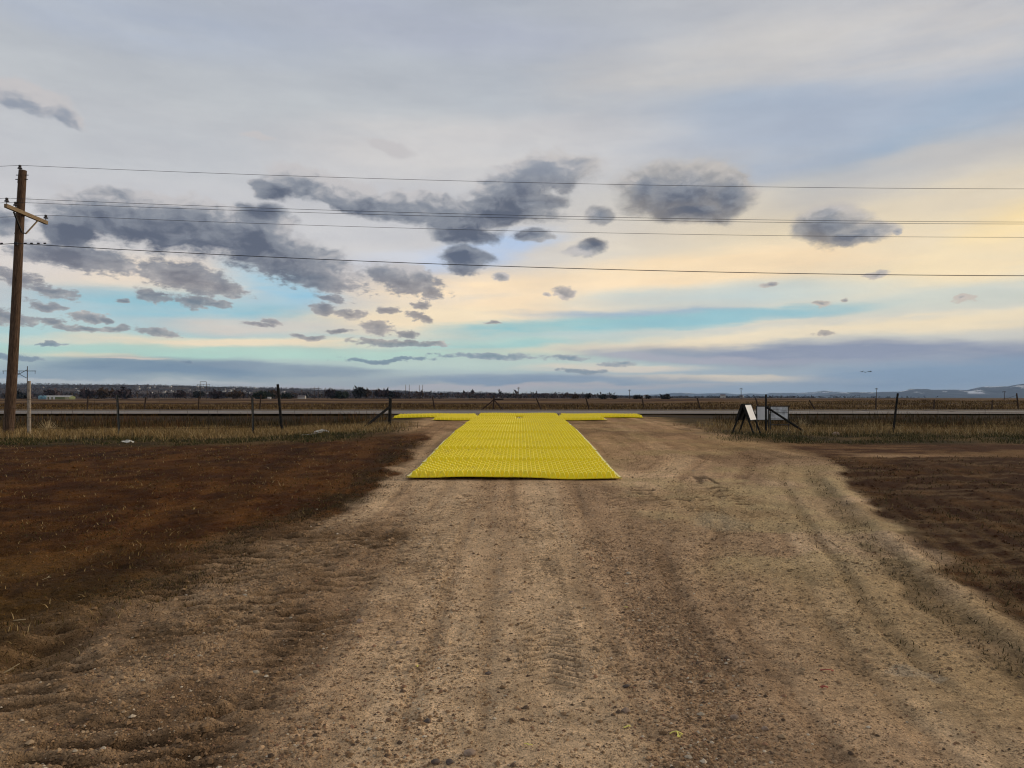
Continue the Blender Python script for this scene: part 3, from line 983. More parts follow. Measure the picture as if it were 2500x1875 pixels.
make_mat(-3.27, yb, 3.45, 1.95, "leftmost yellow mat of the back row along the highway", .012, False)
make_mat(.26, yb + .05, 3.45, 1.95, "middle yellow mat of the back row along the highway", .03, False)
make_mat(3.79, yb, 3.45, 1.95, "rightmost yellow mat of the back row along the highway", .012, False)

# ------------------------------------------------------------------ utility pole and its lines
PD = 25.0
p0 = ground_at(21, 1057)
top = at_depth(57, 416, PD)
bx, by = at_depth(20, 1057, PD).x, PD
bz = gz(bx, by)
pole_root = empty("utility_pole", (bx, by, bz))
tag(pole_root, "weathered brown wooden utility pole with a single crossarm, leaning right", "utility pole")
H = top.z - bz
lean = top.x - bx
def on_pole(z):
    t = (z - bz) / H
    return Vector((lean * t, 0, z - bz))
m = MB()
m.tube([(0, 0, -.3)] + [(lean * t + .02 * math.sin(t * 5), 0, H * t) for t in np.linspace(0, 1, 12)], [.17] + [.165 - .045 * t for t in np.linspace(0, 1, 12)], 14)
m.build("pole_shaft", M['pole_wood'], pole_root, smooth=False)
zc = at_depth(60, 523, 25).z
ca = on_pole(zc) + Vector((.0, -1.02, .03)); cb = on_pole(zc) + Vector((.0, 1.12, -.03))
ca.x += .17; cb.x += .17
MB().bar(ca, cb, .09, .12).build("crossarm", M['arm_wood'], pole_root)
for sgn in (-1, 1):
    a = on_pole(zc) + Vector((.17, sgn * .62, -.07)); b = on_pole(zc - .62) + Vector((.13, sgn * .10, 0))
    MB().bar(a, b, .045, .03).build("brace", M['iron'] if sgn < 0 else M['arm_wood'], pole_root)
def insulator(base, name="insulator"):
    b = Vector(base)
    o = MB().tube([b, b + Vector((0, 0, .10)), b + Vector((0, 0, .10))], [.012, .012, .012], 6).mesh("pin")
    q = MB().tube([b + Vector((0, 0, z)) for z in (.08, .09, .13, .14, .16, .20, .215)], [.02, .075, .055, .035, .045, .045, .02], 10)
    w = q.build(name, M['porcelain'], pole_root, smooth=False)
    link("pin", o, M['iron'], w)
    return b + Vector((0, 0, .20)) + Vector((bx, by, bz))
i1 = insulator(ca + Vector((0, .06, .05)))
i2 = insulator(cb + Vector((0, -.06, .05)))
i3 = insulator(on_pole(zc + .16) + Vector((-.10, -.13, 0)))
tb = on_pole(top.z - .42) + Vector((-.12, -.02, 0))
tp = on_pole(top.z + .0) + Vector((-.10, -.02, .02))
mm = MB().bar(tb, tp, .05, .05)
mm.tube([tb + Vector((-.08, 0, .26)), tb + Vector((.32, 0, .26))], .014, 6)
mm.tube([tb + Vector((-.10, 0, .12)), tb + Vector((.30, 0, .12))], .014, 6)
mm.build("ridge_pin_bracket", M['iron'], pole_root)
i4 = insulator(tp + Vector((0, 0, -.06)))
for z_ in (zc - .62, zc + .02):
    q = on_pole(z_)
    MB().tube([q + Vector((-.17, 0, 0)), q + Vector((.17, 0, 0))], .02, 6).build("bolt", M['iron'], pole_root)
cz = at_depth(50, 597, 25).z
q = on_pole(cz)
clamp = MB().box(q + Vector((.0, -.15, 0)), (.10, .06, .10)).build("cable_clamp", M['iron'], pole_root)
c5 = q + Vector((bx, by - .19, bz))
KW = 6.5e-4
def wire(name, start, k, rad, label, clamps=False):
    v = start.x + 34.5
    pts = [start + Vector((x, 0, -k * (34.5 ** 2 - (x - 34.5) ** 2))) for x in np.linspace(0, 69, 44)]
    lp = [start + Vector((-x, 0, -k * 1.1 * (34.5 ** 2 - (x - 34.5) ** 2))) for x in np.linspace(60, 2, 20)]
    o = MB().tube(lp + pts, rad, 6).build(name, M['wire'])
    tag(o, label, "power line", "lines strung along the utility poles")
    if clamps:
        for x in (-.62, -.45, .32, .52, .74, .95):
            MB().tube([start + Vector((x - .03, 0, -.03 + .03 * (x % .2 > .1))), start + Vector((x + .04, 0, .0))], .025, 6).build("clamp", M['iron'], o)
    return o
wire("power_line", i4, KW * 1.0, .0062, "topmost thin wire, running from the very top of the pole")
wire("power_line", i1, KW * .98, .0062, "upper of the close pair of wires, from the near tip of the crossarm")
wire("power_line", i3, KW * .92, .0062, "lower of the close pair of wires, passing the pole shaft")
wire("power_line", i2, KW * .98, .0062, "fourth wire down, carried by the far tip of the crossarm")
wire("communication_cable", c5, KW * 1.36, .0115, "thicker lowest cable clamped to the pole below the crossarm", True)

# ------------------------------------------------------------------ fences
def post_t(root, base, topv, name="post", w=.045, mat='steel', rnd=False, n=8):
    b, t = Vector(base), Vector(topv)
    d = (t - b).normalized()
    m = MB()
    if rnd:
        m.tube([b - d * .15, b + (t - b) * .5, t - d * .02, t], [w * 1.04, w, w * .96, w * .8], n)
    else:                                                  # steel T section with studs
        m.bar(b - d * .15, t, w, .008, Vector((0, 1, 0)))
        m.bar(b - d * .15 + Vector((0, -w * .45, 0)), t + Vector((0, -w * .45, 0)), .010, w * .8, Vector((0, 1, 0)))
        for k in range(5):
            q = b + (t - b) * (.3 + .14 * k)
            m.box(q + Vector((0, -w * .9, 0)), (.02, .012, .025))
    return m.build(name, M[mat], root)

def px_post(px0, py0, px1, py1, d=None):
    b = ground_at(px0, py0) if d is None else at_depth(px0, py0, d)
    if d is not None:
        b.z = gz(b.x, b.y)
    t = at_depth(px1, py1, b.y)
    return b, t

def strand(root, pts, sag, rad=.0035, name="wire_strand", mat='rust_wire'):
    out = []
    for a, b in zip(pts[:-1], pts[1:]):
        n = 6
        for i in range(n):
            t = i / n
            out.append(a.lerp(b, t) - Vector((0, 0, sag * 4 * t * (1 - t))))
    out.append(pts[-1])
    return MB().tube(out, rad, 4).build(name, M[mat], root)

# left fence
lf_root = empty("wire_fence", (-9.5, 24.2, 0))
tag(lf_root, "old sagging barbed wire fence left of the yellow strip, mixed wood and steel posts", "fence")
lf_root.location = (0, 0, 0)
lposts = []
b, t = px_post(71, 1062, 71, 930, 24.3); lposts.append((b, t, 'w'))
b, t = px_post(291, 1062, 286, 964, 24.2); lposts.append((b, t, 's'))
b, t = px_post(618, 1060, 616, 968, 24.4); lposts.append((b, t, 's'))
b, t = px_post(689, 1052, 678, 938, 24.8); lposts.append((b, t, 's2'))
b, t = px_post(951, 1040, 953, 972, 26.3); lposts.append((b, t, 'c'))
for b, t, k in lposts:
    if k == 'w':
        o = post_t(lf_root, b, t, "wooden_post", .055, 'post_wood', True)
        o["label"] = "round grey wooden post beside the utility pole"
    elif k == 's':
        post_t(lf_root, b, t, "steel_post", .07)
    elif k == 's2':
        o = post_t(lf_root, b, t, "steel_post", .045, 'dark_wood', True)
        o["label"] = "tall dark post leaning to the left"
    else:
        o = post_t(lf_root, b, t, "corner_post", .055, 'dark_wood', True)
        b2 = at_depth(883, 1040, 25.6); b2.z = gz(b2.x, b2.y)
        t2 = b + (t - b) * .70
        MB().tube([b2 - Vector((0, 0, .05)), t2], [.045, .045], 8).build("brace", M['dark_wood'], lf_root)
ext = Vector((lposts[0][0].x - 5.5, 24.3, gz(lposts[0][0].x - 5.5, 24.3)))
for fr, sg in ((.90, .05), (.68, .03), (.46, .10), (.22, .06)):
    pts = [ext + Vector((0, 0, fr * 1.15))]
    for b, t, k in lposts:
        hgt = min((t - b).length, 1.28)
        pts.append(b + (t - b).normalized() * hgt * fr + Vector((0, -.06, 0)))
    strand(lf_root, pts, sg)
for px, y0, y1, dx in ((176, 1012, 975, 0), (233, 1012, 972, -3), (390, 1014, 978, 0), (461, 1052, 985, -6), (509, 1056, 982, 0), (530, 1010, 990, 0), (719, 1050, 976, 0), (808, 1012, 985, -4), (830, 1040, 980, 0)):
    b = at_depth(px, 1030, 24.4); b.z = gz(b.x, b.y) + .12
    t = at_depth(px + dx, y1, 24.4)
    MB().tube([b, b.lerp(t, .5) + Vector((.01, 0, 0)), t], .0045, 4).build("wire_stay", M['rust_wire'], lf_root)

# right fence
rf_root = empty("wire_fence", (0, 0, 0))
tag(rf_root, "barbed wire fence right of the drive, starting at the dark braced post by the signs", "fence")
b, t = px_post(1870, 1050, 1870, 963, 24.0)
post_t(rf_root, b, t, "corner_post", .032, 'dark_wood', True)
b2 = at_depth(1974, 1052, 23.8); b2.z = gz(b2.x, b2.y)
MB().tube([b2 - Vector((0, 0, .03)), b + (t - b) * .68], [.034, .034], 8).build("brace", M['dark_wood'], rf_root)
rposts = [(b, t)]
bb, tt = px_post(2180, 1054, 2192, 960, 23.9)
o = post_t(rf_root, bb, tt, "post", .034, 'dark_wood', True)
o["label"] = "dark post leaning to the right"
rposts.append((bb, tt))
e2 = Vector((bb.x + 5.5, 24.2, gz(bb.x + 5.5, 24.2)))
for fr, sg in ((.88, .04), (.62, .08), (.38, .05), (.2, .04)):
    pts = [b + (t - b) * fr + Vector((0, -.04, 0)), bb + (tt - bb) * fr + Vector((0, -.04, 0)), e2 + Vector((0, 0, 1.1 * fr))]
    strand(rf_root, pts, sg)
for px in (1977, 2082, 2290, 2405):
    b = at_depth(px, 1020, 24.0); b.z = gz(b.x, b.y) + .15
    t = at_depth(px, 985, 24.0)
    MB().tube([b, t], .004, 4).build("wire_stay", M['rust_wire'], rf_root)

# far fence beyond the highway
ff_root = empty("far_wire_fence", (0, 0, 0))
tag(ff_root, "low fence of thin leaning posts on the grassy verge beyond the highway", "fence")
fp = [(-60, 998, -58, 966), (213, 998, 215, 968), (352, 998, 356, 970), (484, 996, 486, 968), (634, 994, 637, 964), (1062, 992, 1056, 969), (1323, 992, 1309, 971), (1440, 998, 1430, 970), (1574, 998, 1567, 969), (1712, 997, 1702, 971), (1853, 992, 1845, 972), (1992, 998, 1976, 977), (2138, 1003, 2139, 972), (2280, 1003, 2281, 975), (2421, 1004, 2423, 977), (2487, 1005, 2482, 960)]
FDP = 47.5
prev = []
for (a0, b0, a1, b1) in fp:
    b = at_depth(a0, b0, FDP); b.z = gz(b.x, b.y)
    t = at_depth(a1, b1, FDP)
    post_t(ff_root, b, t, "post", .045, 'far_wood', True, 6)
    prev.append((b, t))
for fr in (.9, .6, .35):
    strand(ff_root, [b + (t - b) * fr for b, t in prev], .06, .006)
b = at_depth(1204, 995, FDP); b.z = gz(b.x, b.y); t = at_depth(1206, 966, FDP)
br_root = empty("fence_brace", tuple(b))
tag(br_root, "dark braced wooden post with two sloping struts on the far verge", "fence brace")
h = t - b
MB().tube([Vector((0, 0, -.1)), h], .05, 8).build("post", M['far_wood'], br_root)
for px in (1172, 1232):
    e = at_depth(px, 993, FDP); e.z = gz(e.x, e.y)
    MB().tube([e - b, h * .74], .042, 6).build("strut", M['far_wood'], br_root)
MB().tube([h * .78, h * .78 + Vector((.6, 0, .0))], .035, 6).build("rail", M['dark_wood'], br_root)

# ------------------------------------------------------------------ A-frame sign and framed board by the right post
def q2(px, py, d):
    return at_depth(px, py, d)
a_root = empty("a_frame_sign", (0, 0, 0))
sd = 23.3
base = q2(1822, 1053, sd)
a_root.location = (base.x, base.y, gz(base.x, base.y))
a_root.rotation_euler = (0, 0, R(-31))
tag(a_root, "blank A-frame sandwich sign with white right face and black left face, on splayed dark legs", "sign")
Ht = .88; half = .32; dw = .40     # height, half spread at the ground, half depth
def leg_pt(sx, sy, z):
    k = 1 - z / Ht
    return Vector((sx * half * k, sy * dw, z))
for sx in (-1, 1):
    for sy in (-1, 1):
        MB().bar(leg_pt(sx, sy, -.04), leg_pt(sx, sy, Ht), .05, .045).build("leg", M['dark_wood'], a_root)
for sx in (-1, 1):
    mat = 'white' if sx > 0 else 'shadowed'  # left panel's interior shade is put into its near-black colour
    z0, z1 = .39, .86
    a, b2, c, d_ = leg_pt(sx, -1, z0), leg_pt(sx, 1, z0), leg_pt(sx, 1, z1), leg_pt(sx, -1, z1)
    nrm = Vector((sx * Ht, 0, half)).normalized()
    vs = [p + nrm * k for k in (.028, .040) for p in (a, b2, c, d_)]
    MB().add(vs, [(3, 2, 1, 0), (4, 5, 6, 7), (0, 1, 5, 4), (1, 2, 6, 5), (2, 3, 7, 6), (3, 0, 4, 7)]).build("face_panel", M[mat], a_root)["label"] = "white face" if sx > 0 else "black face"
    fr = MB()
    for (p, r_) in ((a, b2), (b2, c), (c, d_), (d_, a)):
        fr.bar(p + nrm * .042, r_ + nrm * .042, .022, .022)
    fr.build("panel_frame", M['dark_wood'], a_root)
MB().bar((0, -dw - .03, Ht), (0, dw + .03, Ht), .05, .04).build("ridge_bar", M['dark_wood'], a_root)

b_root = empty("framed_board_sign", (0, 0, 0))
bd = 24.35
o_ = q2(1886, 1050, bd)
b_root.location = (o_.x, o_.y, gz(o_.x, o_.y))
tag(b_root, "weathered blank white board in a dark pipe frame standing behind the braced post", "sign")
def bl(px, py):
    p = q2(px, py, bd)
    return Vector((p.x - b_root.location.x, 0, p.z - b_root.location.z))
def slab(a, c, th, mat, name, yo=0.0):
    MB().box(((a.x + c.x) / 2, yo, (a.z + c.z) / 2), (abs(c.x - a.x), th, abs(c.z - a.z))).build(name, M[mat], b_root)
slab(bl(1849, 993), bl(1868, 1025), .02, 'white', "board_panel")
slab(bl(1881, 993), bl(1923, 1026), .02, 'gray_board', "board_panel")
slab(bl(1872, 993), bl(1875, 1024), .02, 'white', "board_panel")
for px in (1846.5, 1876, 1880, 1925):
    a, c = bl(px, 1048), bl(px, 991)
    a.z = -.05
    MB().tube([a + Vector((0, -.02, 0)), c + Vector((0, -.02, 0))], .018 if px != 1925 else .013, 8).build("frame_post", M['steel'], b_root)
for (xa, xb, y_) in ((1846, 1925, 991.5), (1846, 1925, 1025.5), (1880, 1925, 1007), (1880, 1924, 1037)):
    MB().tube([bl(xa, y_) + Vector((0, -.022, 0)), bl(xb, y_) + Vector((0, -.022, 0))], .013 if y_ != 1007 else .005, 6).build("frame_rail", M['steel'], b_root)
for k in range(7):
    y_ = 996 + k * 6
    MB().tube([bl(1876, y_) + Vector((0, -.024, 0)), bl(1880, y_) + Vector((0, -.024, 0))], .008, 6).build("rung", M['steel'], b_root)

# ------------------------------------------------------------------ stones, litter, scraps
def rock_mesh(r, seed, flat=.7, sub=2):
    import bmesh
    bm = bmesh.new()
    bmesh.ops.create_icosphere(bm, subdivisions=sub, radius=1.0)
    rs = np.random.default_rng(seed)
    ax = rs.normal(size=(5, 3)); am = rs.uniform(.05, .16, 5); ph = rs.uniform(0, 6, 5)
    for v in bm.verts:
        s = 1 + sum(am[i] * math.sin(float(ax[i] @ np.array(v.co)) * 1.7 + ph[i]) for i in range(5))
        v.co = Vector((v.co.x * s * r * 1.15, v.co.y * s * r, v.co.z * s * r * flat))
    me = bpy.data.meshes.new("stone")
    bm.to_mesh(me); bm.free()
    me.polygons.foreach_set("use_smooth", [True] * len(me.polygons))
    return me

def stone(px, py, r, mat, label, seed, flat=.7, name="stone", cat="stone"):
    p = ground_at(px, py)
    z = float(Hf(np.array([p.x]), np.array([p.y]))[0])
    o = link(name, rock_mesh(r, seed, flat), M[mat], None, (p.x, p.y, z + r * flat * .35))
    o.rotation_euler = (0, 0, seed)
    return tag(o, label, cat, "single stones lying on the drive" if name == "stone" else None)
stone(1248, 1452, .024, 'stone', "round grey stone in the middle of the drive beside the tyre print", 1, .6)
stone(1535, 1401, .022, 'pale_stone', "pale pinkish stone alone right of the drive centre", 2, .6)
stone(1527, 1745, .026, 'stone', "largest smooth tan stone at the edge of the loose gravel, near the yellow scrap", 3, .7)
stone(1150, 1847, .026, 'stone', "brown flattish stone near the bottom edge of the drive", 4, .6)
stone(879, 1522, .028, 'stone', "grey lump of stones left of the drive centre", 5, .7)
stone(1193, 1645, .018, 'dark_stone', "dark narrow stone in the tyre print lane", 6, .5)
stone(1063, 1868, .016, 'dark_stone', "dark brown flat stone left of the brown stone at the bottom", 7, .6)
stone(1098, 1866, .018, 'dark_stone', "dark stone between the two brown stones at the bottom edge", 8, .5)
stone(1530, 1680, .018, 'dark_stone', "dark slate stone among the upper loose gravel", 9, .5)
stone(1794, 1760, .017, 'stone', "small round stone right of the gravel windrow", 10, .7)
stone(1868, 1783, .015, 'stone', "lone rounded stone on the smooth dirt at lower right", 11, .7)
stone(975, 1577, .019, 'stone', "grey brown stone in the left wheel lane", 12, .7)
stone(905, 1436, .017, 'dark_stone', "dark chip of stone on the upper left of the drive", 13, .6)
stone(1044, 1768, .018, 'dark_stone', "dark stone lying in the left lane near the bottom", 14, .5)
stone(599, 1460, .022, 'pale_stone', "pale stone on the sandy left shoulder", 15, .6)
stone(625, 1645, .020, 'pale_stone', "cream stone on the churned left shoulder", 16, .7)
stone(2040, 1062, .10, 'stone', "rounded brown boulder in the grass right of the braced post", 17, .75, "boulder", "boulder")

def crumple(px, py, w, h, mat, label, seed, name, cat, hz=.03, n=7, group=None):
    """a crumpled scrap: bent thin sheet with thickness"""
    p = ground_at(px, py)
    rs = np.random.default_rng(seed)
    z = float(Hf(np.array([p.x]), np.array([p.y]))[0])
    v, f = [], []
    zz = rs.uniform(.0, 1, (n + 1, n + 1)) * hz
    for j in range(n + 1):
        for i in range(n + 1):
            x = (i / n - .5) * w + rs.normal() * w * .04
            y = (j / n - .5) * h + rs.normal() * h * .04
            k = 1 - max(abs(i / n - .5), abs(j / n - .5)) * 1.4
            v.append((x, y, zz[j, i] * .6 + hz * max(0, k) + .004))
    m_ = len(v)
    v += [(a, b, c - .003) for a, b, c in v]
    q = lambda i, j: j * (n + 1) + i
    for j in range(n):
        for i in range(n):
            if (i in (0, n - 1) and j in (0, n - 1)):
                continue
            f.append((q(i, j), q(i + 1, j), q(i + 1, j + 1), q(i, j + 1)))
            f.append((m_ + q(i, j), m_ + q(i, j + 1), m_ + q(i + 1, j + 1), m_ + q(i + 1, j)))
    o = link(name, mesh_np(name, v, f), M[mat], None, (p.x, p.y, z))
    o.rotation_euler = (0, 0, rs.uniform(-.6, .6))
    return tag(o, label, cat, group)

def ribbon(px, py, segs, wid, mat, label, name, cat, group=None, sc=1.0):
    p = ground_at(px, py)
    z = float(Hf(np.array([p.x]), np.array([p.y]))[0])
    m_ = MB()
    for pts in segs:
        for a, b in zip(pts[:-1], pts[1:]):
            m_.bar(Vector(a), Vector(b), wid, .004)
    o = m_.build(name, M[mat], None, (p.x, p.y, z + .006))
    o.scale = (sc, sc, sc)
    return tag(o, label, cat, group)
G = "torn yellow scraps scattered on the drive"
ribbon(1650, 1795, [[(-.05, .0, .0), (-.02, .01, .012), (.01, .012, .016), (.03, .0, .01), (.05, -.015, .004)], [(.01, .01, .015), (.012, -.03, .008), (.0, -.055, .003), (.02, -.07, .006)], [(.0, -.055, .004), (.035, -.045, .012)]], .009, 'lemon', "forked yellow plastic scrap at the right of the loose gravel", "plastic_scrap", "litter", G, .62)
ribbon(1530, 1780, [[(-.025, -.008, .002), (.0, .002, .008), (.02, .01, .014), (.028, .0, .008)]], .014, 'lemon', "short folded yellow scrap below the largest tan stone", "plastic_scrap", "litter", G, .62)
ribbon(1290, 1828, [[(-.03, .02, .0), (-.012, .006, .008), (.0, .0, .004)], [(.0, -.012, .004), (.02, -.014, .010), (.03, -.006, .002)]], .009, 'lemon', "thin broken yellow scrap near the bottom of the drive", "plastic_scrap", "litter", G, .62)
ribbon(1018, 1632, [[(-.02, .008, .002), (.0, .0, .008), (.018, .012, .008)], [(.0, .0, .006), (.01, -.018, .002)]], .010, 'lemon', "small yellow scrap in the left wheel lane", "plastic_scrap", "litter", G, .62)
ribbon(1528, 1487, [[(-.02, .006, .002), (.0, .0, .006), (.02, -.01, .002)]], .010, 'lemon', "tiny yellow scrap on the upper right of the drive", "plastic_scrap", "litter", G, .62)
ribbon(2018, 1648, [[(-.05, .012, .002), (-.01, .004, .010), (.03, -.008, .012), (.05, -.02, .004)]], .016, 'red', "curved red brown scrap on the smooth dirt at right", "red_scrap", "litter", None, .7)
ribbon(2012, 1684, [[(-.025, .0, .002), (.0, .006, .012), (.03, -.004, .004)]], .028, 'red', "squat red scrap just below the curved red one", "red_scrap", "litter", None, .7)
crumple(311, 1084, .34, .16, 'rag', "crumpled dirty white rag at the foot of the grass below the left steel post", 5, "plastic_rag", "litter", .07)
crumple(785, 1060, .44, .14, 'rag', "torn white plastic sheet lying by the fence line", 9, "plastic_sheet", "litter", .10)
ribbon(762, 1064, [[(-.28, -.10, .01), (.0, .0, .04), (.25, .10, .09)], [(-.30, .08, .02), (-.1, .07, .03)]], .045, 'rag', "pale broken sticks of plastic pipe beside the white sheet", "broken_pipe", "litter")
ribbon(115, 1422, [[(-.05, -.04, .01), (.0, .0, .03), (.02, .03, .05)], [(.0, .0, .03), (.045, .015, .035)], [(.01, .02, .04), (-.02, .06, .04)]], .009, 'straw', "pale forked dry twig standing out on the left field", "twig", "twig", None, .6)
ribbon(48, 1521, [[(-.045, -.012, .006), (.045, .012, .010)]], .013, 'straw', "short thick pale stick lying on the left field", "stick", "stick", None, .8)
ribbon(22, 1650, [[(-.07, -.07, .02), (.0, .0, .06), (.05, .06, .09)], [(-.06, -.02, .03), (.02, .03, .06)]], .006, 'straw', "dry stems leaning over the dug hole at the far left", "dry_stem", "twig", None, .7)

# tumbleweed: a ball of fine dry stems
def tumbleweed(px, py, r, label, seed, n=90):
    p = ground_at(px, py)
    rs = np.random.default_rng(seed)
    m_ = MB()
    for i in range(n):
        a, e = rs.uniform(0, 6.28), rs.uniform(-.1, 1.5)
        d = Vector((math.cos(a) * math.cos(e), math.sin(a) * math.cos(e), math.sin(e)))
        side = Vector(rs.normal(size=3)) * .25
        pts = [Vector((0, 0, .03)), d * r * .5 + side * r * .4, d * r * rs.uniform(.8, 1.1) + side * r]
        m_.tube(pts, [.006, .005, .003], 3, False)
    o = m_.build("tumbleweed", M['straw'], None, tuple(p))
    return tag(o, label, "tumbleweed")
tumbleweed(118, 1056, .36, "pale dry tumbleweed caught in the grass right of the grey wooden post", 4)
tumbleweed(1955, 1046, .34, "bushy dry weed under the sloping brace at right", 6)

# ------------------------------------------------------------------ gravel and grass (uncountable)
def spheroids(P, rad, cols, flat=.65):
    """low stones: octahedron-based 18-face pebbles, joined"""
    base = np.array([(1, 0, 0), (.5, .87, .1), (-.5, .87, -.05), (-1, 0, .05), (-.5, -.87, 0), (.5, -.87, -.05), (.35, .2, .75), (-.3, .3, .8), (.0, -.4, .8)], np.float32)
    fc = np.array([(0, 1, 6), (1, 2, 7), (2, 3, 7), (3, 4, 8), (4, 5, 8), (5, 0, 6), (1, 7, 6), (3, 8, 7), (5, 6, 8), (6, 7, 8)], np.int32)
    n = len(P)
    ang = RNG.uniform(0, 6.28, n)
    ca, sa = np.cos(ang), np.sin(ang)
    el = RNG.uniform(.65, 1.0, n)
    jit = RNG.uniform(.75, 1.25, (n, 9, 3)).astype(np.float32)
    b = base[None] * jit
    x = b[..., 0] * rad[:, None]; y = b[..., 1] * (rad * el)[:, None]; z = b[..., 2] * (rad * flat)[:, None]
    X = x * ca[:, None] - y * sa[:, None] + P[:, :1]
    Y = x * sa[:, None] + y * ca[:, None] + P[:, 1:2]
    Z = z + P[:, 2:3]
    V = np.stack([X, Y, Z], -1).reshape(-1, 3)
    F = (fc[None] + (np.arange(n) * 9)[:, None, None]).reshape(-1, 3)
    return V, F, np.repeat(cols, 9, 0)

def scatter(n, x0, x1, y0, y1, dens, near_bias=2.0):
    """points denser near the viewer, thinned by dens(x, y)"""
    k = 0
    out = []
    while k < n:
        m_ = n * 3
        t = RNG.uniform(0, 1, m_)
        y = (y0 ** (1 - near_bias) + t * (y1 ** (1 - near_bias) - y0 ** (1 - near_bias))) ** (1 / (1 - near_bias)) if near_bias != 1 else y0 * (y1 / y0) ** t
        x = RNG.uniform(x0, x1, m_)
        keep = RNG.uniform(0, 1, m_) < dens(x, y)
        out.append(np.stack([x[keep], y[keep]], 1))
        k += int(keep.sum())
        if len(out) > 40:
            break
    return np.concatenate(out)[:n]

def grav_d(x, y):
    n, n2, lf, rough, rf, rtop, rut = masks(x, y)
    drv = (1 - lf) * (1 - rf)
    xw = np.interp(y, [3, 4, 5, 5.8, 7, 9], [.78, .95, 1.08, 1.0, .95, .8])
    wind = np.exp(-((x - xw) / .24) ** 2) * ss(10, 7, y)
    xw2 = np.interp(y, [3, 5, 7, 10], [-1.05, -1.25, -1.4, -1.3])
    wind2 = np.exp(-((x - xw2) / .22) ** 2) * .45
    xw3 = np.interp(y, [3, 5, 7, 10], [-.45, -.5, -.55, -.4])
    wind3 = np.exp(-((x - xw3) / .18) ** 2) * .25
    wl = np.exp(-((x + 2.0) / .2) ** 2) * .35
    clump = ss(.35, .7, fbm(x * 2.5, y * 2.5, 3, 401))
    return np.clip((wind * 1.0 + wind2 + wind3 + wl + .10 * ss(2.6, 1.2, np.abs(x))) * (.3 + clump) + .03 + rough * .12, 0, 1) * (.15 + .85 * drv)
gp = scatter(40000, -4.2, 4.2, 3.0, 15, grav_d, 1.9)
gzv = Hf(gp[:, 0], gp[:, 1])
rad = np.clip(RNG.lognormal(-5.32, .5, len(gp)), .002, .02) * np.clip(gp[:, 1] / 7, 1, 1.25)
cc = np.array([(.28, .17, .09), (.19, .115, .06), (.35, .24, .14), (.10, .065, .042), (.48, .39, .28), (.24, .13, .075)], np.float32)
pc = cc[RNG.choice(6, len(gp), p=[.34, .28, .16, .11, .04, .07])] * RNG.uniform(.75, 1.25, (len(gp), 1))
V, F, C = spheroids(np.column_stack([gp, gzv + rad * .15]), rad, pc)
tag(link("gravel", mesh_np("gravel", V, F, C), M['pebble']), "loose brown gravel strewn in lanes along the drive", "gravel", kind="stuff")

# dried crumbs of soil all over the drive
def crumb_d(x, y):
    m_ = masks(x, y)
    return (1 - m_[2]) * (1 - m_[4]) * (.15 + .85 * ss(.38, .66, fbm(x * 1.8, y * .5, 4, 421))) * ss(20, 16, y) * (1 - ss(2.1, 1.7, np.abs(x - .2)) * ss(12.6, 13.0, y))
kp = scatter(26000, -5, 7, 4.5, 20, crumb_d, 1.5)
rad = np.clip(RNG.lognormal(-4.95, .45, len(kp)), .003, .02)
kc = ground_colour(kp[:, 0], kp[:, 1]) * RNG.uniform(.35, .95, (len(kp), 1))
V, F, C = spheroids(np.column_stack([kp, Hf(kp[:, 0], kp[:, 1]) + rad * .2]), rad, kc, .75)
tag(link("dirt_crumbs", mesh_np("dirt_crumbs", V, F, C), M['pebble']), "small dried crumbs of soil scattered over the whole drive", "soil", kind="stuff")

# clods on the churned left side and in the fields
def clod_d(x, y):
    n, n2, lf, rough, rf, rtop, rut = masks(x, y)
    return np.clip(lf * .5 + rough * .9 + rf * .5, 0, 1)
cp = scatter(16000, -9, 8, 3.2, 18, clod_d, 2.0)
rad = np.clip(RNG.lognormal(-4.5, .5, len(cp)), .004, .035) * np.clip(cp[:, 1] / 8, .7, 1.6)
gc = ground_colour(cp[:, 0], cp[:, 1]) * RNG.uniform(.6, 1.15, (len(cp), 1))
V, F, C = spheroids(np.column_stack([cp, Hf(cp[:, 0], cp[:, 1])]), rad, gc, .7)
tag(link("soil_clods", mesh_np("soil_clods", V, F, C), M['pebble']), "crumbled dark soil clods over the tilled fields", "soil", kind="stuff")

def blades(P, h, w, cols, lean=.5, bend=.35):
    n = len(P)
    a = RNG.uniform(0, 6.28, n)
    la = RNG.uniform(0, 6.28, n)
    ln = np.abs(RNG.normal(0, lean, n))
    dx, dy = np.cos(a) * w * .5, np.sin(a) * w * .5
    tx, ty = np.cos(la) * ln * h, np.sin(la) * ln * h
    b0 = P + np.stack([-dx, -dy, -.01 + 0 * dx], 1)
    b1 = P + np.stack([dx, dy, -.01 + 0 * dx], 1)
    mid = P + np.stack([tx * bend, ty * bend, h * .6], 1)
    m0 = mid + np.stack([-dx * .7, -dy * .7, 0 * dx], 1)
    m1 = mid + np.stack([dx * .7, dy * .7, 0 * dx], 1)
    tip = P + np.stack([tx, ty, h], 1)
    V = np.stack([b0, b1, m1, m0, tip], 1).reshape(-1, 3)
    i = np.arange(n) * 5
    F = np.concatenate([np.stack([i, i + 1, i + 2], 1), np.stack([i, i + 2, i + 3], 1), np.stack([i + 3, i + 2, i + 4], 1)])
    return V, F, np.repeat(cols, 5, 0)

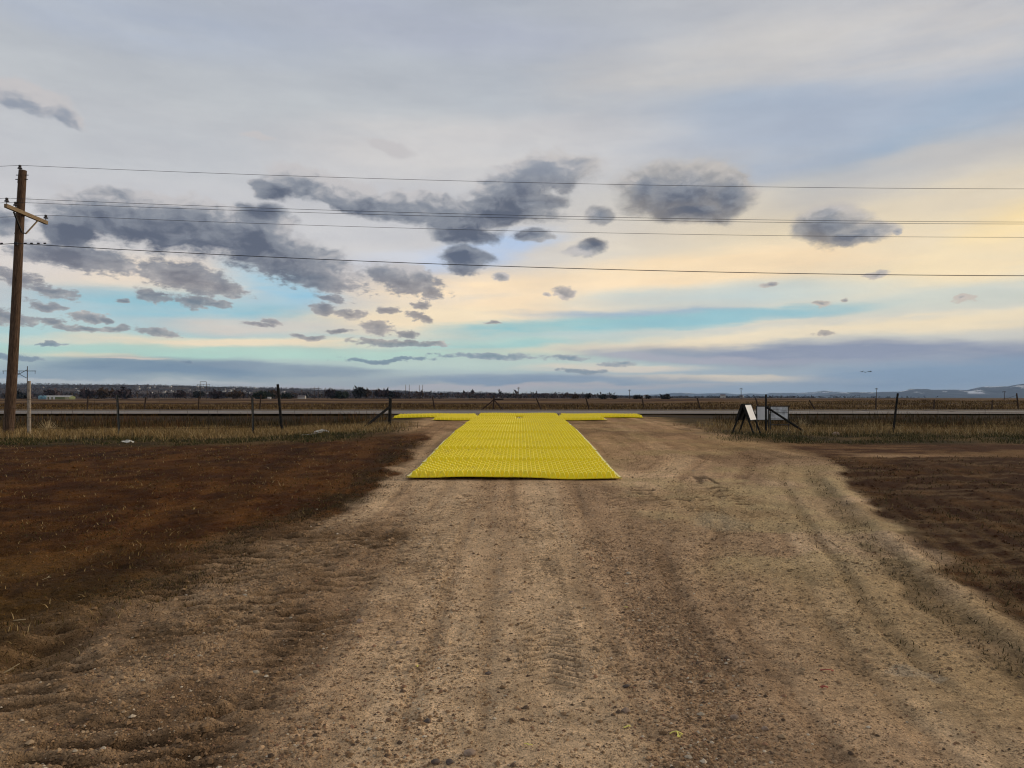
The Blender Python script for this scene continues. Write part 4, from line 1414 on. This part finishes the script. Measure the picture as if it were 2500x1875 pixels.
def grass(name, pts, h, w, palette, probs, label, lean=.5, cat="grass"):
    z = Hf(pts[:, 0], pts[:, 1])
    pal = np.array(palette, np.float32)
    c = pal[RNG.choice(len(pal), len(pts), p=probs)] * RNG.uniform(.7, 1.3, (len(pts), 1))
    V, F, C = blades(np.column_stack([pts, z]), h, w, c, lean)
    return tag(link(name, mesh_np(name, V, F, C), M['blade']), label, cat, kind="stuff")

# sparse stubble on the left field and the right field
def stub_l(x, y):
    lf = masks(x, y)[2]
    return lf * (.25 + .75 * ss(.4, .62, fbm(x * .8, y * .8, 3, 501)))
sp = scatter(30000, -16, -1.5, 4, 21, stub_l, 1.6)
grass("field_stubble", sp, RNG.uniform(.010, .045, len(sp)), .004 + .0005 * sp[:, 1], [(.13, .075, .022), (.06, .05, .013), (.36, .25, .11), (.05, .025, .01)], [.42, .2, .16, .22], "thin dry stubble over the dark left field", 1.7)
def stub_r(x, y):
    m_ = masks(x, y)
    return m_[4] * .8 * ss(.35, .6, fbm(x * 1.2, y * 1.2, 3, 511)) + m_[6] * .35
sp = scatter(18000, 2.5, 13, 4.5, 19, stub_r, 1.6)
grass("field_stubble", sp, RNG.uniform(.010, .045, len(sp)), .004 + .0005 * sp[:, 1], [(.05, .042, .014), (.11, .065, .022), (.26, .18, .08), (.03, .02, .01)], [.42, .3, .06, .22], "thin weeds over the furrows of the dark right field", 1.7)
def edge_d(x, y):
    n = fbm(x * 1.3, y * 1.3, 4, 3) - .5
    return ss(.7, .1, np.abs(x - xleft(y) + .2 + n * .9)) * ss(.38, .6, fbm(x * 1.6, y * 1.6, 3, 521)) * ss(5.5, 7, y)
sp = scatter(9000, -4.5, -1, 5.5, 20, edge_d, 1.6)
grass("verge_weeds", sp, RNG.uniform(.006, .026, len(sp)), .004 + .0003 * sp[:, 1], [(.05, .036, .012), (.03, .018, .008), (.16, .10, .035), (.06, .055, .016)], [.42, .36, .12, .10], "dark matted weeds along the left edge of the drive", 2.6)
# fence-line green and golden grass, ditch growth
def side(x, n):
    return np.maximum(ss(-2.8, -5.2, x + n * 2), ss(5.2, 7.6, x + n * 2))
def green_d(x, y):
    n = fbm(x * .6, y * .6, 3, 531) - .5
    return side(x, n) * ss(19.8, 20.6, y + n * 2.4) * ss(24.0, 22.6, y + n * 2) * ss(.30, .55, fbm(x * .9, y * 1.2, 3, 533))
sp = scatter(24000, -24, 24, 19, 24.5, green_d, 1.01)
grass("green_grass", sp, RNG.uniform(.02, .11, len(sp)), .013, [(.024, .030, .009), (.040, .046, .013), (.09, .068, .025), (.25, .18, .085)], [.40, .22, .25, .13], "low dark green grass at the foot of the roadside fence", 1.2)
def gold_d(x, y):
    n = fbm(x * .6, y * .6, 3, 541) - .5
    lft = ss(-2, -4, x)
    return side(x, n) * ss(22.2, 23.6, y + n * 2) * ss(28.0, 26.4, y + n * 2) * lerp(.45, 1.0, lft)
sp = scatter(34000, -26, 26, 22, 28.5, gold_d, 1.01)
grass("dry_grass", sp, RNG.uniform(.06, .24, len(sp)) * (.4 + 1.1 * fbm(sp[:, 0] * .9, sp[:, 1] * .9, 3, 545)), .014, [(.33, .225, .095), (.22, .14, .055), (.12, .07, .028), (.44, .33, .17)], [.38, .34, .18, .10], "dry straw coloured grass behind the roadside fence", .9)
def ditch_d(x, y):
    n = fbm(x * .5, y * .5, 3, 551) - .5
    return np.maximum(ss(-4.5, -7.0, x + n * 2), ss(7.6, 10.2, x + n * 2)) * ss(27.2, 28.2, y + n) * ss(34.6, 33.6, y)
sp = scatter(32000, -32, 32, 27, 34.8, ditch_d, 1.01)
pn = fbm(sp[:, 0] * .35, sp[:, 1] * .5, 3, 553)
z = Hf(sp[:, 0], sp[:, 1])
pal = np.array([(.052, .036, .013), (.034, .026, .010), (.105, .046, .017), (.15, .09, .032)], np.float32)
idx = np.where(pn > .56, RNG.choice(4, len(sp), p=[.1, .15, .45, .3]), RNG.choice(4, len(sp), p=[.45, .38, .1, .07]))
V, F, C = blades(np.column_stack([sp, z]), RNG.uniform(.10, .36, len(sp)) * (.4 + 1.1 * pn), .018 + 0 * pn, pal[idx] * RNG.uniform(.6, 1.3, (len(sp), 1)), .4)
tag(link("ditch_weeds", mesh_np("ditch_weeds", V, F, C), M['blade']), "dark rusty weeds filling the roadside ditch", "weeds", kind="stuff")
def verge_d(x, y):
    return ss(44.9, 45.6, y) * (.35 + .65 * ss(.35, .6, fbm(x * .25, y * .25, 3, 561)))
sp = scatter(52000, -62, 62, 44.8, 95, verge_d, 1.6)
pn = fbm(sp[:, 0] * .22, sp[:, 1] * .2, 3, 563)
z = Hf(sp[:, 0], sp[:, 1])
pal = np.array([(.165, .100, .038), (.11, .062, .024), (.055, .032, .014), (.21, .145, .062)], np.float32)
idx = np.where(pn > .55, RNG.choice(4, len(sp), p=[.15, .3, .5, .05]), RNG.choice(4, len(sp), p=[.45, .3, .05, .2]))
V, F, C = blades(np.column_stack([sp, z]), RNG.uniform(.05, .24, len(sp)) * (.2 + 1.5 * pn), .022 + .0005 * sp[:, 1], pal[idx] * RNG.uniform(.55, 1.35, (len(sp), 1)), .8)
tag(link("verge_grass", mesh_np("verge_grass", V, F, C), M['blade']), "tall golden brown grass on the verge beyond the highway", "grass", kind="stuff")

# ------------------------------------------------------------------ far poles and towers
def h_frame(px, top_y, base_y, wpx, d, label, arms=True, two=True):
    b = at_depth(px, base_y, d); b.z = gz(b.x, b.y)
    t = at_depth(px, top_y, d)
    hh = t.z - b.z
    root = empty("transmission_tower" if two else "power_pole", tuple(b))
    tag(root, label, "transmission tower" if two else "utility pole")
    w = wpx / FPX * d / 2
    rr = max(.16, d * .00035)
    xs = (-w, w) if two else (0,)
    for x in xs:
        MB().tube([(x, 0, -.3), (x, 0, hh)], [rr * 1.1, rr * .8], 6).build("pole", M['far_wood'], root)
    if arms:
        za = hh * (.86 if two else .93)
        aw = w * 2.05 if two else arms
        MB().bar((-aw, 0, za), (aw, 0, za), rr * 1.3, rr * 1.3).build("crossarm", M['far_wood'], root)
        for x in ((-aw * .95, 0, aw * .95) if two else (-aw * .9, aw * .9)):
            MB().tube([(x, 0, za), (x, 0, za - hh * .09)], rr * .5, 5).build("insulator_string", M['porcelain'], root)
    return root
r = h_frame(46, 894, 992, 40, 290, "nearest dark lattice-braced H-frame tower, half hidden behind the utility pole")
MB().bar((-3.0, 0, 8.3), (3.0, 0, 11.5), .16, .16).build("cross_brace", M['far_wood'], r)
MB().bar((-3.0, 0, 11.5), (3.0, 0, 8.3), .15, .15).build("cross_brace", M['far_wood'], r)
r = h_frame(496, 932, 985, 15, 560, "H-frame tower with a top beam on the left field, second nearest of its line")
hh = at_depth(496, 932, 560).z - r.location.z
MB().bar((-2.2, 0, hh), (2.2, 0, hh), .3, .3).build("top_beam", M['far_wood'], r)
h_frame(773, 944, 984, 10, 730, "H-frame tower left of the corner post, third of its line")
h_frame(915, 950, 982, 8, 950, "smallest H-frame tower, above the brace of the left corner post")
for px, ty, lab in ((990.5, 939, "left pole of the left bare pair in the middle field"), (999, 939, "right pole of the left bare pair in the middle field"),
                    (1023.5, 940, "left pole of the right bare pair in the middle field"), (1032, 939.5, "right pole of the right bare pair in the middle field")):
    h_frame(px, ty, 981, 0, 520, lab, None, False)
for px, ty, by_, d, lab in ((359, 937, 984, 420, "slim pole standing alone on the left field"), (1266, 945, 982, 560, "slim pole beyond the yellow strip, on the middle horizon"),
                            (1537, 951, 979, 620, "slim pole right of the yellow crosspiece on the horizon"), (1809.5, 947, 984, 520, "slim pole rising behind the A-frame sign"),
                            (2140, 947, 984, 480, "slim pole left of the right leaning post"), (2452, 955, 988, 420, "slim pole at the far right below the mountains"), (984, 961, 982, 640, "short dark pole left of the bare pairs")):
    h_frame(px, ty, by_, 0, d, lab, .9, False)

# ------------------------------------------------------------------ farm buildings
def on_land(px, d):
    X, y, z = view_dir(px, 966)
    x = X / y * d
    return Vector((x, d, gz(x, d)))
def gable(root, w, dp, h, rh, wall, roof, wname="wall"):
    x, y = w / 2, dp / 2
    MB().add([(-x, -y, -.3), (x, -y, -.3), (x, y, -.3), (-x, y, -.3), (-x, -y, h), (x, -y, h), (x, y, h), (-x, y, h), (-x, 0, h + rh), (x, 0, h + rh)],
             [(0, 1, 5, 4), (2, 3, 7, 6), (3, 0, 4, 8, 7), (1, 2, 6, 9, 5)]).build("wall", M[wall], root)
    e = .4
    MB().add([(-x - e, -y - e, h - .15), (x + e, -y - e, h - .15), (x + e, 0, h + rh + .05), (-x - e, 0, h + rh + .05), (x + e, y + e, h - .15), (-x - e, y + e, h - .15)],
             [(0, 1, 2, 3), (3, 2, 4, 5)]).build("roof", M[roof], root)
barn = empty("long_shed", tuple(on_land(146, 640)))
tag(barn, "long low tan and green metal shed beside two blue tanks on the left field", "shed")
gable(barn, 21, 9, 2.2, .9, 'barn_green', 'barn_roof')
MB().box((8.6, -4.56, .95), (3.6, .1, 2.3)).build("end_wall_panel", M['barn'], barn)
for x in (-8.4, -5.2, -2.2):
    MB().box((x, -4.55, .9), (1.8, .1, 1.7)).build("door", M['white'], barn)
for px, lab in ((99, "left of two pale blue storage tanks by the long shed"), (109, "right of two pale blue storage tanks by the long shed")):
    q = on_land(px, 636)
    tk = empty("storage_tank", tuple(q))
    tag(tk, lab, "tank", "blue storage tanks")
    MB().tube([(0, 0, -.2), (0, 0, 2.5)], 1.75, 16, False).build("tank_wall", M['tank'], tk, smooth=True)
    MB().tube([(0, 0, 2.5), (0, 0, 2.9), (0, 0, 3.1)], [1.78, 1.1, .1], 16).build("tank_roof", M['tank'], tk)
fb = empty("farmhouse", tuple(on_land(737, 1150)))
tag(fb, "white farm building among trees left of the third H-frame tower", "house")
gable(fb, 11, 7, 3, 2.2, 'house', 'house_roof')
sb = empty("white_shed", tuple(on_land(658, 640)))
tag(sb, "small pale box-like shelter in the grass just left of the tall leaning post", "shed")
gable(sb, 2.4, 2, 1.4, .4, 'house', 'barn_roof')

# distant town: little pale houses on the wooded slope
house_me = MB().add([(-5, -4, -1), (5, -4, -1), (5, 4, -1), (-5, 4, -1), (-5, -4, 3.2), (5, -4, 3.2), (5, 4, 3.2), (-5, 4, 3.2), (-5, 0, 5.6), (5, 0, 5.6)],
                    [(0, 1, 5, 4), (2, 3, 7, 6), (3, 0, 4, 8, 7), (1, 2, 6, 9, 5), (4, 5, 9, 8), (6, 7, 8, 9)]).mesh("house")
house_me.materials.append(M['house'])
house_me.materials.append(M['house_roof'])
for i in (4, 5):
    house_me.polygons[i].material_index = 1
rs = random.Random(5)
n_h = 0
for k in range(64):
    if k < 40:
        px = rs.choice([rs.gauss(395, 45), rs.gauss(560, 60), rs.uniform(60, 700)])
        d = rs.uniform(3300, 5200)
    else:
        px = rs.uniform(700, 1950)
        d = rs.uniform(1700, 3600)
    q = on_land(px, d)
    o = bpy.data.objects.new("house", house_me)
    o.location = q + Vector((0, 0, 2.0))
    o.rotation_euler = (0, 0, rs.uniform(-.5, .5))
    s = rs.uniform(.9, 1.5)
    o.scale = (s, s, s)
    COL.objects.link(o)
    tag(o, "tiny pale house among the trees of the distant town" if k < 40 else "tiny pale farmhouse in the tree belt along the horizon", "house",
        "houses of the distant town" if k < 40 else "farmhouses along the horizon")

# ------------------------------------------------------------------ trees
def crown_arrays(rs, r, h, n, col, lift=.25):
    """ragged crown of small leaf clumps"""
    th = rs.uniform(0, 6.28, n); ph = rs.uniform(-1, 1, n); rr = rs.uniform(.35, 1, n) ** .6
    lob = 1 + .25 * np.sin(th * 3 + rs.uniform(0, 6)) + .15 * np.sin(th * 5 + ph * 4)
    c = np.stack([np.cos(th) * np.sqrt(1 - ph ** 2) * r * rr * lob, np.sin(th) * np.sqrt(1 - ph ** 2) * r * rr * lob, h * (lift + (1 - lift) * .5 * (1 + ph * rr))], 1)
    s = r * rs.uniform(.10, .26, n)
    d = rs.normal(size=(n, 3, 3)) * s[:, None, None]
    d[..., 2] *= 1.3
    V = (c[:, None] + d).reshape(-1, 3)
    F = np.arange(n * 3).reshape(-1, 3)
    C = np.repeat(np.array(col)[None] * rs.uniform(.55, 1.4, (n, 1)), 3, 0)
    return V, F, C

def tree(px, d, h, r, col, label, seed, n=240):
    q = on_land(px, d)
    rs = np.random.default_rng(seed)
    root = empty("tree", tuple(q))
    tag(root, label, "tree", "trees standing along the far edge of the fields")
    m_ = MB().tube([(0, 0, -.3), (.05 * r, 0, h * .35), (-.04 * r, .1, h * .8)], [h * .035, h * .024, h * .008], 6)
    for k in range(6):
        a = k * 1.05 + rs.uniform(0, .6)
        z0 = h * rs.uniform(.25, .5)
        m_.tube([(0, 0, z0), (math.cos(a) * r * .4, math.sin(a) * r * .4, z0 + h * .18), (math.cos(a) * r * .8, math.sin(a) * r * .8, z0 + h * .32)], [h * .014, h * .009, h * .003], 4)
    m_.build("trunk", M['bark'], root)
    V, F, C = crown_arrays(rs, r, h, n, col)
    link("crown", mesh_np("crown", V, F, C), M['crown_mat'], root)
dk, br_, pu, gn = (.020, .021, .020), (.060, .036, .022), (.050, .034, .036), (.020, .027, .018)
TREES = [(636, 760, 6, 7, gn, "dark evergreen clump just left of the left leaning post"), (650, 780, 6, 6, gn, "dark evergreen clump directly behind the left leaning post"),
         (668, 900, 9, 7, br_, "pale brown bare tree behind the top of the left leaning post"), (700, 820, 5, 6, gn, "low dark evergreen right of the left leaning post"),
         (812, 900, 9, 8, pu, "purple brown bare tree right of the third H-frame tower"), (835, 880, 6, 8, gn, "low dark evergreen mass beside the purple tree"),
         (878, 840, 12, 7, dk, "tall dark ragged tree left of the left corner post"), (893, 860, 10, 6, br_, "brown bare tree next to the tall dark tree"),
         (930, 870, 9, 7, pu, "rounded purple bare tree behind the left corner post"), (948, 880, 8, 6, dk, "dark tree touching the top of the left corner post"), (965, 900, 7, 6, pu, "low bare tree right of the left corner post"),
         (1406, 560, 2.8, 2.4, br_, "rusty brown shrub-like tree beyond the highway, right of the yellow strip"), (1436, 540, 3.2, 2.0, dk, "dark pointed tree right of the rusty one"),
         (1472, 700, 3.0, 3.4, dk, "broad dark tree in the belt above the yellow crosspiece's right end"), (1500, 700, 2.6, 2.6, dk, "smaller dark tree next in the belt to the right"),
         (1555, 560, 2.4, 2.8, dk, "wide dark thicket-like tree below the slim pole right of the strip"), (1582, 600, 2.8, 2.2, dk, "upright dark tree right of the wide dark one"), (1625, 640, 2.4, 4, dk, "long low dark tree left of the A-frame sign"),
         (130, 1100, 11, 10, pu, "large purple bare tree above the long shed"), (215, 1000, 10, 10, pu, "bare tree grove right of the long shed"), (255, 980, 11, 9, br_, "brown bare tree above the left steel post"),
         (300, 1020, 11, 11, pu, "broad bare tree between the left steel post and the slim pole"), (440, 960, 9, 7, pu, "rounded bare tree left of the second H-frame tower"), (485, 940, 9, 6, dk, "dark tree at the foot of the second H-frame tower"),
         (530, 1000, 8, 9, pu, "low bare tree right of the second H-frame tower"), (575, 1000, 8, 9, br_, "brown bare tree left of the twin steel posts"), (40, 900, 6, 9, dk, "dark shrubby tree behind the utility pole")]
for i, tr_ in enumerate(TREES):
    tree(*tr_, seed=900 + i)

# far-off woods, uncountable
def woods(name, label, n, gen, cols, hr):
    rs = np.random.default_rng(len(name) + n)
    VV, FF, CC = [], [], []
    px, d = gen(rs, n)
    X = (px - 1250) / FPX * d
    z = T(X, d)
    keep = fbm(X / 260, d / 420, 3, 77) > .40
    off = 0
    for i in np.where(keep)[0]:
        h = rs.uniform(*hr)
        V, F, C = crown_arrays(rs, h * .7, h, 13, cols[rs.integers(len(cols))], .05)
        V = V + np.array([X[i], d[i], z[i] - .5])
        VV.append(V); FF.append(F + off); CC.append(C)
        off += len(V)
    return tag(link(name, mesh_np(name, np.concatenate(VV), np.concatenate(FF), np.concatenate(CC)), M['crown_mat']), label, "woods", kind="stuff")
woods("distant_woods", "dark bare woodland of the town slope along the left horizon", 9500,
      lambda rs, n: (np.where(rs.uniform(size=n) < .75, rs.uniform(-250, 1000, n), rs.uniform(900, 1500, n)), 1100 * (6000 / 1100) ** rs.uniform(size=n) ** .5), [pu, pu, br_, dk, (.04, .036, .045)], (8, 13))
woods("distant_woods", "blue dark tree belts along the middle and right horizon", 4200,
      lambda rs, n: (1000 + 1300 * rs.uniform(size=n) ** 1.25 * rs.uniform(.75, 1.0, n), 2000 * (5200 / 2000) ** rs.uniform(size=n)), [dk, dk, (.03, .03, .036), pu], (4, 8))

# ------------------------------------------------------------------ birds
def bird_mesh(flap):
    m_ = MB()
    m_.tube([(-.30, 0, 0), (-.12, 0, .02), (.12, 0, .02), (.3, 0, .03), (.42, 0, .02)], [.02, .08, .09, .045, .01], 6)
    for s in (-1, 1):
        m_.add([(-.10, s * .05, .03), (.14, s * .05, .03), (.10, s * .45, .03 + flap * .3), (-.08, s * .42, .03 + flap * .3), (.0, s * .9, .03 + flap * .1),
                (-.10, s * .05, .01), (.14, s * .05, .01), (.10, s * .45, .01 + flap * .3), (-.08, s * .42, .01 + flap * .3)],
               [(0, 1, 2, 3), (3, 2, 4), (5, 8, 7, 6), (8, 4, 7), (1, 6, 7, 2), (0, 3, 8, 5)])
    return m_.mesh("bird")
bm_ = [bird_mesh(.8), bird_mesh(-.5)]
for i, (px, py) in enumerate(((2104, 908), (2108, 906), (2113, 910), (2121, 907), (2126, 907.5))):
    p = at_depth(px, py, 300 + 7 * i)
    o = link("bird", bm_[i % 2], M['bird'], None, tuple(p))
    o.rotation_euler = (0, 0, R(20 + 30 * i))
    o.scale = (1.3,) * 3
    tag(o, "small dark bird of the loose flock flying above the distant mountains", "bird", "birds flying over the mountains")

# ------------------------------------------------------------------ haze: one box of even air
hz = MB().box((0, 10000, 140), (70000, 60000, 760))
hm = bpy.data.materials.new("haze")
hm.use_nodes = True
ht = hm.node_tree
ht.nodes.clear()
pv = nd(ht, "ShaderNodeVolumePrincipled")
pv.inputs["Color"].default_value = (.48, .68, .98, 1)
pv.inputs["Density"].default_value = 2.2e-5
pv.inputs["Anisotropy"].default_value = .1
ho = nd(ht, "ShaderNodeOutputMaterial")
ht.links.new(pv.outputs[0], ho.inputs["Volume"])
hazeo = hz.build("haze", hm)
tag(hazeo, "thin blue air between the fields and the far mountains", "haze", kind="stuff")
